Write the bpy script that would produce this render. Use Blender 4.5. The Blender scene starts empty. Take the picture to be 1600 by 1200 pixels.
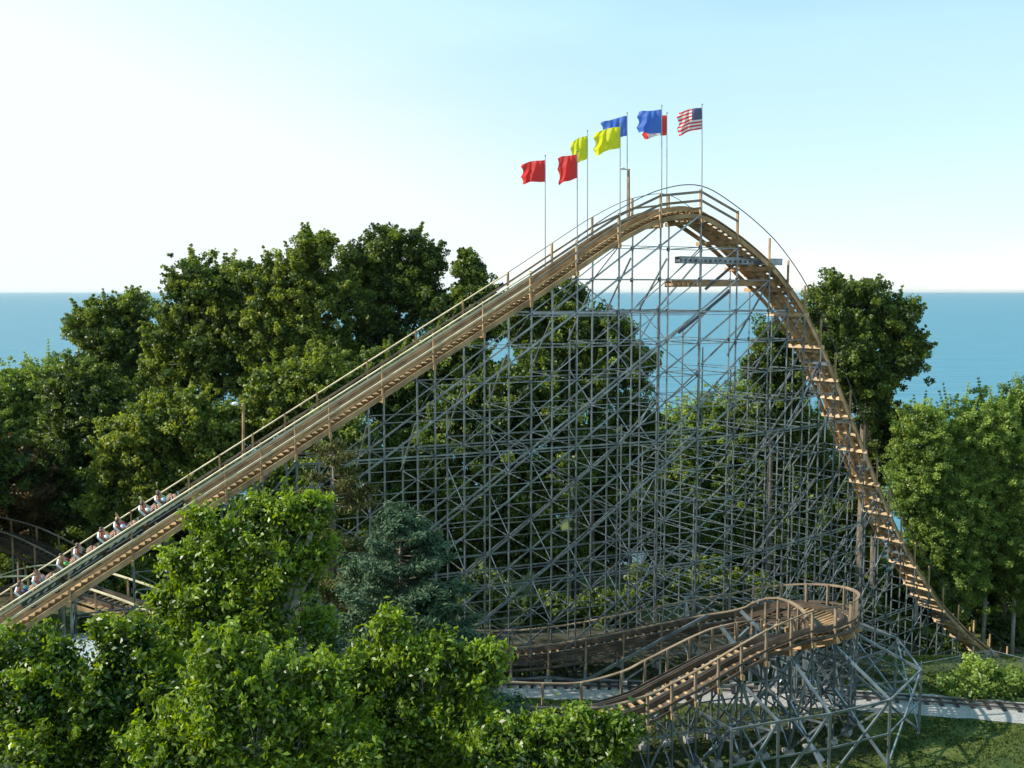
import bpy, bmesh, math, random
import numpy as np
from mathutils import Vector, Matrix
R = math.radians
SC = bpy.context.scene
COL = SC.collection

# ------------------------------------------------------------------ camera, sky, sun
F = 1555.0
CAMZ = 22.0
PITCH = math.atan(145.0 / F)
cam = bpy.data.cameras.new("camera")
cam_o = bpy.data.objects.new("camera", cam)
COL.objects.link(cam_o)
cam.sensor_width = 36.0
cam.lens = 36.0 * F / 1600.0
cam.clip_end = 60000
cam_o.location = (0, 0, CAMZ)
cam_o.rotation_euler = (math.pi / 2 - PITCH, 0, 0)
SC.camera = cam_o

SUN_EL = R(38)
SUN_DIR = Vector((-0.990 * math.cos(SUN_EL), -0.14 * math.cos(SUN_EL), math.sin(SUN_EL))).normalized()
SUN_AZ = math.atan2(SUN_DIR.x, SUN_DIR.y)          # clockwise from +Y
world = bpy.data.worlds.new("World")
SC.world = world
world.use_nodes = True
wn, wl = world.node_tree.nodes, world.node_tree.links
wn.clear()
w_out = wn.new("ShaderNodeOutputWorld")
w_bg = wn.new("ShaderNodeBackground")
w_sky = wn.new("ShaderNodeTexSky")
w_sky.sky_type = 'NISHITA'
w_sky.sun_disc = False
w_sky.sun_elevation = SUN_EL
w_sky.sun_rotation = SUN_AZ
w_sky.air_density = 1.0
w_sky.dust_density = 0.4
w_sky.ozone_density = 2.2
w_bg.inputs['Strength'].default_value = 0.15
# thin high cloud: a soft noise stretched along the horizon
tc = wn.new("ShaderNodeTexCoord")
mp = wn.new("ShaderNodeMapping"); mp.inputs['Scale'].default_value = (1.2, 1.2, 7.0)
nz = wn.new("ShaderNodeTexNoise"); nz.inputs['Scale'].default_value = 1.6
nz.inputs['Detail'].default_value = 6; nz.inputs['Roughness'].default_value = 0.55
rp = wn.new("ShaderNodeValToRGB")
rp.color_ramp.elements[0].position = 0.42; rp.color_ramp.elements[0].color = (0.12, 0.12, 0.12, 1)
rp.color_ramp.elements[1].position = 0.75; rp.color_ramp.elements[1].color = (0.45, 0.45, 0.45, 1)
mx = wn.new("ShaderNodeMixRGB")
vc = wn.new("ShaderNodeValToRGB")      # veil: white near the horizon, cyan tinted above
vc.color_ramp.elements[0].position = 0.0; vc.color_ramp.elements[0].color = (4.1, 4.4, 4.5, 1)
vc.color_ramp.elements[1].position = 0.42; vc.color_ramp.elements[1].color = (1.9, 3.75, 4.3, 1)
e_ = vc.color_ramp.elements.new(0.13); e_.color = (3.0, 4.1, 4.5, 1)
wl.new(tc.outputs['Generated'], mp.inputs['Vector'])
wl.new(mp.outputs['Vector'], nz.inputs['Vector'])
wl.new(nz.outputs['Fac'], rp.inputs['Fac'])
sx = wn.new("ShaderNodeSeparateXYZ"); wl.new(tc.outputs['Generated'], sx.inputs['Vector'])
hz = wn.new("ShaderNodeMapRange"); hz.inputs['From Min'].default_value = 0.0; hz.inputs['From Max'].default_value = 0.42
hz.inputs['To Min'].default_value = 0.62; hz.inputs['To Max'].default_value = 0.42; wl.new(sx.outputs['Z'], hz.inputs['Value'])
hx = wn.new("ShaderNodeMapRange"); hx.inputs['From Min'].default_value = 0.12; hx.inputs['From Max'].default_value = -0.6
hx.inputs['To Min'].default_value = 0.0; hx.inputs['To Max'].default_value = 0.8; wl.new(sx.outputs['X'], hx.inputs['Value'])
vm = wn.new('ShaderNodeMath'); vm.operation = 'MULTIPLY_ADD'; vm.inputs[1].default_value = -0.38
wl.new(hx.outputs[0], vm.inputs[0]); wl.new(sx.outputs['Z'], vm.inputs[2]); wl.new(vm.outputs[0], vc.inputs['Fac']); wl.new(vc.outputs['Color'], mx.inputs['Color2'])
a1 = wn.new("ShaderNodeMath"); a1.operation = 'ADD'; wl.new(hz.outputs[0], a1.inputs[0]); wl.new(hx.outputs[0], a1.inputs[1])
a2 = wn.new("ShaderNodeMath"); a2.operation = 'ADD'; a2.use_clamp = True; wl.new(a1.outputs[0], a2.inputs[0]); wl.new(rp.outputs['Color'], a2.inputs[1])
wl.new(a2.outputs[0], mx.inputs['Fac'])
wl.new(w_sky.outputs['Color'], mx.inputs['Color1'])
wl.new(mx.outputs['Color'], w_bg.inputs['Color'])
wl.new(w_bg.outputs['Background'], w_out.inputs['Surface'])

sun = bpy.data.lights.new("sun", 'SUN')
sun.energy = 4.5
sun.angle = R(0.5)
sun.color = (1.0, 0.92, 0.80)
sun_o = bpy.data.objects.new("sun", sun)
COL.objects.link(sun_o)
sun_o.rotation_euler = SUN_DIR.to_track_quat('Z', 'Y').to_euler()

SC.view_settings.view_transform = 'Standard'
SC.view_settings.look = 'None'
SC.view_settings.exposure = 0.65
SC.view_settings.gamma = 1.0
SC.cycles.max_bounces = 6
SC.cycles.diffuse_bounces = 3
SC.cycles.glossy_bounces = 3
SC.cycles.transmission_bounces = 3


def at(px, py, Y):
    """photo pixel + distance north of the camera -> world point"""
    a = (px - 800.0) / F
    b = (py - 600.0) / F
    dy = math.cos(PITCH) - b * math.sin(PITCH)
    dz = -math.sin(PITCH) - b * math.cos(PITCH)
    t = Y / dy
    return Vector((a * t, Y, CAMZ + dz * t))


def sst(a, b, x):
    t = min(1.0, max(0.0, (x - a) / (b - a)))
    return t * t * (3 - 2 * t)


def ground_z(x, y):
    z = -11.5 * sst(56, 85, y) * (0.35 + 0.65 * sst(8, 26, x))
    z -= 22 * sst(112, 150, y)
    return z


# ------------------------------------------------------------------ object helpers
def tag(o, label=None, cat=None, group=None, kind=None):
    if label: o['label'] = label
    if cat: o['category'] = cat
    if group: o['group'] = group
    if kind: o['kind'] = kind
    return o


def empty(name, loc, rz=0.0, parent=None):
    o = bpy.data.objects.new(name, None)
    COL.objects.link(o)
    o.location = loc
    o.rotation_euler = (0, 0, rz)
    o.empty_display_size = 0.3
    if parent: o.parent = parent
    return o


def link_mesh(name, me, mats, parent=None):
    o = bpy.data.objects.new(name, me)
    COL.objects.link(o)
    for m in (mats if isinstance(mats, (list, tuple)) else [mats]):
        me.materials.append(m)
    if parent: o.parent = parent
    return o


class MB:
    """collects boxes, bars, sweeps and tubes into one mesh (coordinates local to an origin)"""
    def __init__(self, origin=(0, 0, 0)):
        self.v = []; self.f = []; self.mi = []; self.k = 1.0
        self.o = Vector(origin)

    def add(self, vs, fs, m=0):
        n = len(self.v)
        self.v += [tuple(Vector(p) - self.o) for p in vs]
        self.f += [tuple(i + n for i in f) for f in fs]
        self.mi += [m] * len(fs)

    def bar(self, p, q, w, h, up=(0, 0, 1), m=0):
        p = Vector(p); q = Vector(q)
        w *= self.k; h *= self.k
        d = q - p
        if d.length < 1e-5: return
        d.normalize()
        up = Vector(up)
        s = d.cross(up)
        if s.length < 1e-3: s = d.cross(Vector((0, 1, 0)))
        s.normalize()
        u = s.cross(d).normalized()
        vs = []
        for c in (p, q):
            for a, b in ((-1, -1), (1, -1), (1, 1), (-1, 1)):
                vs.append(c + s * (a * w / 2) + u * (b * h / 2))
        self.add(vs, [(0, 1, 2, 3), (7, 6, 5, 4), (0, 4, 5, 1), (1, 5, 6, 2), (2, 6, 7, 3), (3, 7, 4, 0)], m)

    def angle_bar(self, p, q, w, t, side, up=(0, 0, 1)):
        """L-section steel"""
        p = Vector(p); q = Vector(q)
        d = (q - p).normalized()
        s = Vector(side).normalized()
        u = s.cross(d)
        if u.length < 1e-3: u = Vector((0, 0, 1))
        u.normalize()
        self.bar(p + u * (w / 2), q + u * (w / 2), t, w, up=u)
        self.bar(p + s * (w / 2) + u * (t * 0.55), q + s * (w / 2) + u * (t * 0.55), w, t, up=u)

    def sweep(self, pts, sides, ups, w, h, m=0):
        vs = []; fs = []
        for c, s, u in zip(pts, sides, ups):
            for a, b in ((-1, -1), (1, -1), (1, 1), (-1, 1)):
                vs.append(c + s * (a * w / 2) + u * (b * h / 2))
        n = len(pts)
        for i in range(n - 1):
            a = 4 * i
            for k in range(4):
                fs.append((a + k, a + (k + 1) % 4, a + 4 + (k + 1) % 4, a + 4 + k))
        fs.append((3, 2, 1, 0)); e = 4 * (n - 1)
        fs.append((e, e + 1, e + 2, e + 3))
        self.add(vs, fs, m)

    def tube(self, pts, radii, n=6, m=0, cap=True):
        vs = []; fs = []
        prev = None
        for i, p in enumerate(pts):
            p = Vector(p)
            a = Vector(pts[max(0, i - 1)]); b = Vector(pts[min(len(pts) - 1, i + 1)])
            d = (b - a).normalized()
            s = d.cross(Vector((0.13, 0.31, 0.94))) if prev is None else (prev - d * prev.dot(d))
            if s.length < 1e-3: s = d.cross(Vector((1, 0, 0)))
            s.normalize(); prev = s
            u = d.cross(s)
            r = radii[i] if isinstance(radii, (list, tuple)) else radii
            for k in range(n):
                t = 2 * math.pi * k / n
                vs.append(p + s * (r * math.cos(t)) + u * (r * math.sin(t)))
        for i in range(len(pts) - 1):
            for k in range(n):
                fs.append((i * n + k, i * n + (k + 1) % n, (i + 1) * n + (k + 1) % n, (i + 1) * n + k))
        if cap:
            fs.append(tuple(range(n - 1, -1, -1)))
            fs.append(tuple((len(pts) - 1) * n + k for k in range(n)))
        self.add(vs, fs, m)

    def ball(self, c, rx, ry, rz, m=0, nu=10, nv=7):
        vs = []; fs = []
        c = Vector(c)
        for j in range(nv + 1):
            ph = math.pi * j / nv
            for i in range(nu):
                t = 2 * math.pi * i / nu
                vs.append(c + Vector((rx * math.sin(ph) * math.cos(t), ry * math.sin(ph) * math.sin(t), rz * math.cos(ph))))
        for j in range(nv):
            for i in range(nu):
                fs.append((j * nu + i, (j + 1) * nu + i, (j + 1) * nu + (i + 1) % nu, j * nu + (i + 1) % nu))
        self.add(vs, fs, m)

    def build_split(self, name, mats, parent=None):
        """one object per group of members that touch each other"""
        nb = len(self.v) // 8
        bb = []
        for i in range(nb):
            c = self.v[8 * i:8 * i + 8]
            bb.append(([min(p[a] for p in c) - .02 for a in range(3)], [max(p[a] for p in c) + .02 for a in range(3)]))
        par = list(range(nb))
        def find(i):
            while par[i] != i: i = par[i]
            return i
        for i in range(nb):
            for j in range(i):
                if all(bb[i][0][a] < bb[j][1][a] and bb[j][0][a] < bb[i][1][a] for a in range(3)): par[find(i)] = find(j)
        groups = {}
        for i in range(nb): groups.setdefault(find(i), []).append(i)
        for g in groups.values():
            m2 = MB()
            for i in g: m2.add([Vector(p) for p in self.v[8 * i:8 * i + 8]], [(0, 1, 2, 3), (7, 6, 5, 4), (0, 4, 5, 1), (1, 5, 6, 2), (2, 6, 7, 3), (3, 7, 4, 0)])
            m2.build(name, mats, parent)

    def build(self, name, mats, parent=None, smooth=False):
        me = bpy.data.meshes.new(name)
        me.from_pydata(self.v, [], self.f)
        if any(self.mi):
            me.polygons.foreach_set('material_index', self.mi)
        if smooth:
            me.polygons.foreach_set('use_smooth', [True] * len(self.f))
        me.update()
        return link_mesh(name, me, mats, parent)


# ------------------------------------------------------------------ materials
def mat(name, col, rough=0.7, metal=0.0, var=0.25, scale=3.0, spec=0.5, col2=None, stretch=None, bump=0.0, fine=None):
    m = bpy.data.materials.new(name)
    m.use_nodes = True
    nt = m.node_tree; n = nt.nodes; l = nt.links
    b = n['Principled BSDF']
    b.inputs['Roughness'].default_value = rough
    b.inputs['Metallic'].default_value = metal
    b.inputs['Specular IOR Level'].default_value = spec
    tcn = n.new('ShaderNodeTexCoord')
    nn = n.new('ShaderNodeTexNoise')
    nn.inputs['Scale'].default_value = scale
    nn.inputs['Detail'].default_value = 5
    if stretch:
        mpn = n.new('ShaderNodeMapping'); mpn.inputs['Scale'].default_value = stretch
        l.new(tcn.outputs['Object'], mpn.inputs['Vector']); l.new(mpn.outputs['Vector'], nn.inputs['Vector'])
    else:
        l.new(tcn.outputs['Object'], nn.inputs['Vector'])
    cr = n.new('ShaderNodeValToRGB')
    c2 = col2 if col2 else tuple(min(1, c * (1 + var)) for c in col)
    c1 = tuple(c * (1 - var) for c in col)
    cr.color_ramp.elements[0].position = 0.32; cr.color_ramp.elements[0].color = (*c1, 1)
    cr.color_ramp.elements[1].position = 0.68; cr.color_ramp.elements[1].color = (*c2, 1)
    l.new(nn.outputs['Fac'], cr.inputs['Fac'])
    l.new(cr.outputs['Color'], b.inputs['Base Color'])
    if bump:
        bp = n.new('ShaderNodeBump'); bp.inputs['Strength'].default_value = bump
        l.new(nn.outputs['Fac'], bp.inputs['Height']); l.new(bp.outputs['Normal'], b.inputs['Normal'])
    return m


def leaf_mat(name, c_dark, c_light, trans=0.35, rough=0.45, spec=0.5, scale=0.6, gloss=None):
    """leaf colour varies leaf by leaf and branch by branch; light comes through the blades"""
    m = bpy.data.materials.new(name)
    m.use_nodes = True
    nt = m.node_tree; n = nt.nodes; l = nt.links
    b = n['Principled BSDF']
    b.inputs['Roughness'].default_value = rough
    b.inputs['Specular IOR Level'].default_value = spec
    out = n['Material Output']
    at_ = n.new('ShaderNodeAttribute'); at_.attribute_name = 'leafvar'
    oi = n.new('ShaderNodeObjectInfo')
    mth = n.new('ShaderNodeMath'); mth.operation = 'MULTIPLY_ADD'
    mth.inputs[1].default_value = 0.25; mth.inputs[2].default_value = -0.12
    l.new(oi.outputs['Random'], mth.inputs[0])
    ad = n.new('ShaderNodeMath'); ad.operation = 'ADD'
    l.new(at_.outputs['Fac'], ad.inputs[0]); l.new(mth.outputs[0], ad.inputs[1])
    cr = n.new('ShaderNodeValToRGB')
    cr.color_ramp.elements[0].position = 0.0; cr.color_ramp.elements[0].color = (*c_dark, 1)
    cr.color_ramp.elements[1].position = 1.0; cr.color_ramp.elements[1].color = (*c_light, 1)
    l.new(ad.outputs[0], cr.inputs['Fac'])
    l.new(cr.outputs['Color'], b.inputs['Base Color'])
    tr = n.new('ShaderNodeBsdfTranslucent')
    hs = n.new('ShaderNodeHueSaturation'); hs.inputs['Saturation'].default_value = 1.15; hs.inputs['Value'].default_value = 1.35
    hs.inputs['Hue'].default_value = 0.485
    l.new(cr.outputs['Color'], hs.inputs['Color']); l.new(hs.outputs['Color'], tr.inputs['Color'])
    ms = n.new('ShaderNodeMixShader'); ms.inputs['Fac'].default_value = trans
    l.new(b.outputs['BSDF'], ms.inputs[1]); l.new(tr.outputs['BSDF'], ms.inputs[2])
    l.new(ms.outputs['Shader'], out.inputs['Surface'])
    return m


M_STEEL = mat('galvanised_steel', (0.225, 0.265, 0.295), rough=0.30, metal=0.65, var=0.35, scale=1.3)
M_STEEL_DK = mat('weathered_gusset', (0.085, 0.10, 0.115), rough=0.55, metal=0.4, var=0.3, scale=2)
M_WOOD = mat('weathered_pine', (0.34, 0.225, 0.12), rough=0.75, var=0.4, scale=1.1, spec=0.3)
M_WOOD_PALE = mat('sun_bleached_rail', (0.58, 0.50, 0.33), rough=0.7, var=0.22, scale=1.5, spec=0.3)
M_WOOD_GREY = mat('grey_boards', (0.24, 0.185, 0.14), rough=0.8, var=0.35, scale=1.2, spec=0.3)
M_WOOD_NEW = mat('orange_pine', (0.40, 0.255, 0.135), rough=0.7, var=0.45, scale=0.9, spec=0.3)
M_WOOD_LIT = mat('sunlit_pine_board', (0.56, 0.41, 0.25), rough=0.65, var=0.3, scale=0.8, spec=0.3)  # paler copy of the pine, sunlight on the drop's boards put into the colour
M_WOOD_RAIL = mat('brown_grey_rail', (0.21, 0.155, 0.105), rough=0.75, var=0.3, scale=1.3, spec=0.3)
M_WOOD_DK = mat('shade_dark_boards', (0.085, 0.062, 0.045), rough=0.8, var=0.4, scale=1.2, spec=0.3)  # brown wood with the shade that falls on it put into the colour
M_CONC = mat('footing_concrete', (0.30, 0.29, 0.27), rough=0.9, var=0.25, scale=4, spec=0.2)
M_RAILSTEEL = mat('dark_rail', (0.10, 0.085, 0.08), rough=0.4, metal=0.6, var=0.3, scale=2)
M_PIPE = mat('dark_pipe', (0.09, 0.10, 0.12), rough=0.5, metal=0.4, var=0.2, scale=2)
M_POLE = mat('flagpole_grey', (0.30, 0.31, 0.32), rough=0.4, metal=0.5, var=0.15, scale=2)
M_BARK = mat('bark', (0.16, 0.13, 0.10), rough=0.9, var=0.4, scale=5, stretch=(1, 1, 0.25))
M_BARK_PALE = mat('pale_bark', (0.33, 0.31, 0.27), rough=0.85, var=0.35, scale=5, stretch=(1, 1, 0.3))

# ------------------------------------------------------------------ terrain, lake
def build_ground():
    xs = np.concatenate([np.linspace(-700, -80, 16), np.linspace(-75, 75, 76), np.linspace(80, 700, 16)])
    ys = np.concatenate([np.linspace(-60, 30, 16), np.linspace(32, 160, 86)])
    V = []; Fc = []
    rng = np.random.default_rng(3)
    for j, y in enumerate(ys):
        for i, x in enumerate(xs):
            bump = 0.0 if y < 58 else 0.25 * math.sin(x * 0.31 + 1.3) * math.cos(y * 0.27)
            V.append((x, y, ground_z(x, y) + bump * sst(58, 66, y)))
    nx = len(xs)
    for j in range(len(ys) - 1):
        for i in range(nx - 1):
            a = j * nx + i
            Fc.append((a, a + 1, a + 1 + nx, a + nx))
    me = bpy.data.meshes.new('ground')
    me.from_pydata(V, [], Fc)
    me.polygons.foreach_set('use_smooth', [True] * len(Fc))
    m = bpy.data.materials.new('lawn')
    m.use_nodes = True
    n = m.node_tree.nodes; l = m.node_tree.links
    b = n['Principled BSDF']; b.inputs['Roughness'].default_value = 0.95; b.inputs['Specular IOR Level'].default_value = 0.3
    t = n.new('ShaderNodeTexCoord')
    a1 = n.new('ShaderNodeTexNoise'); a1.inputs['Scale'].default_value = 0.45; a1.inputs['Detail'].default_value = 6
    a2 = n.new('ShaderNodeTexNoise'); a2.inputs['Scale'].default_value = 7; a2.inputs['Detail'].default_value = 8; a2.inputs['Roughness'].default_value = 0.75
    r1 = n.new('ShaderNodeValToRGB')
    r1.color_ramp.elements[0].position = 0.35; r1.color_ramp.elements[0].color = (0.022, 0.052, 0.010, 1)
    r1.color_ramp.elements[1].position = 0.7; r1.color_ramp.elements[1].color = (0.12, 0.145, 0.034, 1)
    r2 = n.new('ShaderNodeValToRGB')
    r2.color_ramp.elements[0].position = 0.3; r2.color_ramp.elements[0].color = (0.45, 0.45, 0.45, 1)
    r2.color_ramp.elements[1].position = 0.75; r2.color_ramp.elements[1].color = (1.35, 1.35, 1.2, 1)
    mu = n.new('ShaderNodeMixRGB'); mu.blend_type = 'MULTIPLY'; mu.inputs['Fac'].default_value = 1
    bp = n.new('ShaderNodeBump'); bp.inputs['Strength'].default_value = 0.6; bp.inputs['Distance'].default_value = 0.1
    l.new(t.outputs['Object'], a1.inputs['Vector']); l.new(t.outputs['Object'], a2.inputs['Vector'])
    l.new(a1.outputs['Fac'], r1.inputs['Fac']); l.new(a2.outputs['Fac'], r2.inputs['Fac'])
    l.new(r1.outputs['Color'], mu.inputs['Color1']); l.new(r2.outputs['Color'], mu.inputs['Color2'])
    l.new(mu.outputs['Color'], b.inputs['Base Color'])
    l.new(a2.outputs['Fac'], bp.inputs['Height']); l.new(bp.outputs['Normal'], b.inputs['Normal'])
    o = link_mesh('ground', me, m)
    tag(o, kind='structure')

    # lake
    mb = MB()
    W = 40000
    xs2 = [-W, -3000, -600, 0, 600, 3000, W]; ys2 = [128, 400, 1500, 6000, W]
    V = [(x, y, -27.0) for y in ys2 for x in xs2]
    Fc = [(j * 7 + i, j * 7 + i + 1, (j + 1) * 7 + i + 1, (j + 1) * 7 + i) for j in range(4) for i in range(6)]
    me = bpy.data.meshes.new('lake'); me.from_pydata(V, [], Fc)
    m = bpy.data.materials.new('lake_water'); m.use_nodes = True
    n = m.node_tree.nodes; l = m.node_tree.links
    b = n['Principled BSDF']
    b.inputs['Base Color'].default_value = (0.045, 0.165, 0.215, 1)
    b.inputs['Roughness'].default_value = 0.45
    b.inputs['IOR'].default_value = 1.33
    b.inputs['Specular IOR Level'].default_value = 0.5
    t = n.new('ShaderNodeTexCoord')
    mpp = n.new('ShaderNodeMapping'); mpp.inputs['Scale'].default_value = (0.02, 0.12, 1)
    a = n.new('ShaderNodeTexNoise'); a.inputs['Scale'].default_value = 1.0; a.inputs['Detail'].default_value = 9; a.inputs['Roughness'].default_value = 0.65
    l.new(t.outputs['Object'], mpp.inputs['Vector']); l.new(mpp.outputs['Vector'], a.inputs['Vector'])
    rr = n.new('ShaderNodeValToRGB')
    rr.color_ramp.elements[0].position = 0.3; rr.color_ramp.elements[0].color = (0.032, 0.150, 0.235, 1)
    rr.color_ramp.elements[1].position = 0.7; rr.color_ramp.elements[1].color = (0.078, 0.235, 0.31, 1)
    l.new(a.outputs['Fac'], rr.inputs['Fac']); l.new(rr.outputs['Color'], b.inputs['Base Color'])
    bp = n.new('ShaderNodeBump'); bp.inputs['Strength'].default_value = 0.6; bp.inputs['Distance'].default_value = 0.8
    l.new(a.outputs['Fac'], bp.inputs['Height']); l.new(bp.outputs['Normal'], b.inputs['Normal'])
    o = link_mesh('lake', me, m)
    tag(o, kind='structure')

    # dark ground and old paving under the coaster, shade put into its colour
    em = mat('painted_shade_ground', (0.030, 0.035, 0.018), rough=0.95, var=0.5, scale=1.1, spec=0.1, col2=(0.085, 0.082, 0.06))
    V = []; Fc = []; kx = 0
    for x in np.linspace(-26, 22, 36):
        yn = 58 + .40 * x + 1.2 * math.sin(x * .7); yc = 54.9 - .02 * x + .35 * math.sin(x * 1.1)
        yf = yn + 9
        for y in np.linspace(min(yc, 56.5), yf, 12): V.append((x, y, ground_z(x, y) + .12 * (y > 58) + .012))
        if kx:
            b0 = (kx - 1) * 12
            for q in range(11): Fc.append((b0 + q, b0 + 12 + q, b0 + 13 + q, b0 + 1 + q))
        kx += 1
    me = bpy.data.meshes.new('shade_ground'); me.from_pydata(V, [], Fc)
    tag(link_mesh('shade_ground_sheet', me, em), kind='structure')

    V = []; Fc = []; kx = 0  # lawn patch below the turnaround, coloured dark to stand in for shade
    for x in np.linspace(1, 17.5, 24):
        ya = 44.6 + .9 * math.sin(x * .8) + .5 * math.sin(x * 2.1 + 1); yb = 50.6 - .35 * math.sin(x * .9)
        V += [(x, ya, .012), (x, yb, .012)]
        if kx: Fc.append((2 * kx - 2, 2 * kx, 2 * kx + 1, 2 * kx - 1))
        kx += 1
    me = bpy.data.meshes.new('shade_lawn'); me.from_pydata(V, [], Fc)
    tag(link_mesh('shade_lawn_patch', me, mat('painted_shade_lawn', (0.030, 0.042, 0.016), rough=.95, var=.5, scale=1.5, spec=.1, col2=(.07, .075, .04))), kind='structure')

    # gravel bed of the miniature railway and footings slab
    gm = mat('pale_gravel', (0.30, 0.29, 0.28), rough=0.95, var=0.35, scale=9, spec=0.2, bump=0.5)
    pts = [(-14, 54.6), (-4, 54.2), (6, 53.8), (14, 53.0), (20, 52.2), (26, 51.0), (32, 49.6), (40, 47.3), (52, 43.5)]
    V = []; Fc = []
    rr_ = random.Random(5)
    for i, (x, y) in enumerate(pts_s := smooth2(pts, 8)):
        wN = 1.0 + rr_.uniform(-.12, .12); wS = 1.9 + rr_.uniform(-.15, .15)
        V += [(x, y + wN, 0.02), (x, y - wS, 0.02)]
        if i: Fc.append((2 * i - 2, 2 * i - 1, 2 * i + 1, 2 * i))
    me = bpy.data.meshes.new('gravel_path'); me.from_pydata(V, [], Fc)
    tag(link_mesh('gravel_path', me, gm), kind='structure')
    return pts_s


def smooth2(pts, n):
    out = []
    P = [Vector((*p, 0)[:3]) if len(p) == 2 else Vector(p) for p in pts]
    for i in range(len(P) - 1):
        p0 = P[max(0, i - 1)]; p1 = P[i]; p2 = P[i + 1]; p3 = P[min(len(P) - 1, i + 2)]
        for k in range(n):
            t = k / n
            q = 0.5 * ((2 * p1) + (p2 - p0) * t + (2 * p0 - 5 * p1 + 4 * p2 - p3) * t * t + (3 * p1 - p0 - 3 * p2 + p3) * t ** 3)
            out.append(q)
    out.append(P[-1].copy())
    if len(pts[0]) == 2: return [(p.x, p.y) for p in out]
    return out


rail_path = build_ground()

# ------------------------------------------------------------------ coaster track builder
WID = 3.3


class Run:
    """a stretch of track: right-hand deck edge points + unit vectors across and up"""
    def __init__(self, edge, width, sub, bank=None, scale=None):
        n = len(edge)
        self.w = width
        fine = smooth2([tuple(p) for p in edge], sub)
        self.sub = sub
        self.E = fine
        m = len(fine)
        self.scale = scale or (lambda k: 1.0)
        self.S = []; self.U = []; self.D = []
        for i in range(m):
            d = fine[min(m - 1, i + 1)] - fine[max(0, i - 1)]
            dh = Vector((d.x, d.y, 0)).normalized()
            s = Vector((-dh.y, dh.x, 0))
            if bank is not None:
                k = i / sub
                a = int(min(n - 2, k)); fr = k - a
                bk = bank[a] * (1 - fr) + bank[min(n - 1, a + 1)] * fr
                s = (s * math.cos(bk) + Vector((0, 0, 1)) * math.sin(bk)).normalized()
            d.normalize()
            u = d.cross(s).normalized()
            if u.z < 0: u = -u
            self.S.append(s * self.scale(i / sub)); self.U.append(u); self.D.append(d)

    def line(self, u, h, vertical=False):
        Z = Vector((0, 0, 1))
        return [e + s * u + (Z if vertical else up) * h for e, s, up in zip(self.E, self.S, self.U)]


def track_parts(root, run, i0, i1, mats, treads=True, rails=True, org=Vector((0, 0, 0)), slim=1.0):
    """stringers, rails, ties, walkways between fine indices i0..i1"""
    sl = slice(i0, i1 + 1)
    S, U, D, E = run.S[sl], run.U[sl], run.D[sl], run.E[sl]
    w = run.w; c = w / 2
    def swept(name, u, h, ww, hh, m):
        mb = MB(org)
        mb.sweep([e + s * u + up * h for e, s, up in zip(E, S, U)], S, U, ww, hh)
        return mb.build(name, m, root)
    for u in (c - 0.66, c + 0.66):
        o = swept('rail_stack', u, 0.12, 0.24, 0.26, mats['stack'])
        mb = MB(org)
        mb.sweep([e + s * u + up * 0.275 for e, s, up in zip(E, S, U)], S, U, 0.12, 0.03)
        mb.build('rail_cap', M_RAILSTEEL, o)
    for u in (0.03, w - 0.03):
        swept('edge_beam', u, -0.21 - .13 * slim, 0.07, 0.26 * slim, mats['beam'])
    for u in (c - 0.5, c + 0.5):
        swept('track_beam', u, -0.15 - .15 * slim, 0.10, 0.3 * slim, mats['beam'])
    # ties
    mb = MB(org)
    rnd = random.Random(7)
    acc = 0; i = 0
    L = [0]
    for k in range(1, len(E)): L.append(L[-1] + (E[k] - E[k - 1]).length)
    t = 0.1
    while t < L[-1]:
        while i < len(L) - 2 and L[i + 1] < t: i += 1
        fr = (t - L[i]) / max(1e-6, L[i + 1] - L[i])
        e = E[i].lerp(E[i + 1], fr); s = S[i].lerp(S[i + 1], fr); u = U[i].lerp(U[i + 1], fr).normalized(); d = D[i].lerp(D[i + 1], fr).normalized()
        a = c - 1.0 - rnd.random() * 0.06; b = c + 1.0 + rnd.random() * 0.06
        mb.bar(e + s * a - u * 0.08, e + s * b - u * 0.08, 0.13, 0.13, up=u)
        t += 0.46
    mb.build('track_ties', mats['tie'], root)
    # stepped catwalks
    for (a, b) in ((0.08, 0.72), (w - 0.72, w - 0.08)):
        mb = MB(org)
        t = 0.1; i = 0
        while t < L[-1]:
            while i < len(L) - 2 and L[i + 1] < t: i += 1
            fr = (t - L[i]) / max(1e-6, L[i + 1] - L[i])
            e = E[i].lerp(E[i + 1], fr); s = S[i].lerp(S[i + 1], fr); u = U[i].lerp(U[i + 1], fr).normalized(); d = D[i].lerp(D[i + 1], fr).normalized()
            dh = Vector((d.x, d.y, 0)).normalized()
            steep = abs(d.z)
            if treads:
                p = e - u * 0.06
                mb.bar(p + s * a, p + s * b, 0.27, 0.045, up=Vector((0, 0, 1)))
                t += 0.34
            else:
                mb.bar(e + s * a - u * 0.05, e + s * b - u * 0.05, 0.27, 0.04, up=u)
                t += 0.30
        mb.build('walkway_slats', mats['tread'], root)


# ------------------------------------------------------------------ main hill
hill = empty('roller_coaster', (0, 54, 0))
tag(hill, 'tall wooden lift hill and first drop on a grey steel lattice', 'roller coaster')
HO = Vector((0, 54, 0))

lift_px = [(-98, None), (5, None), (107, None), (205, None), (301, None), (352.5, None), (407.5, None), (461, None), (514.5, None),
           (597.5, None), (677.5, None), (755, None), (829, None), (901, None), (967, None), (1032, None), (1095, None)]
TAN = 0.406


def near_xy(px):
    a = (px - 800) / F
    # account for the pitch: use the horizontal plane ray at roughly the horizon
    Y = 54.42 / (1 - TAN * a)
    return a * Y, Y


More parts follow.
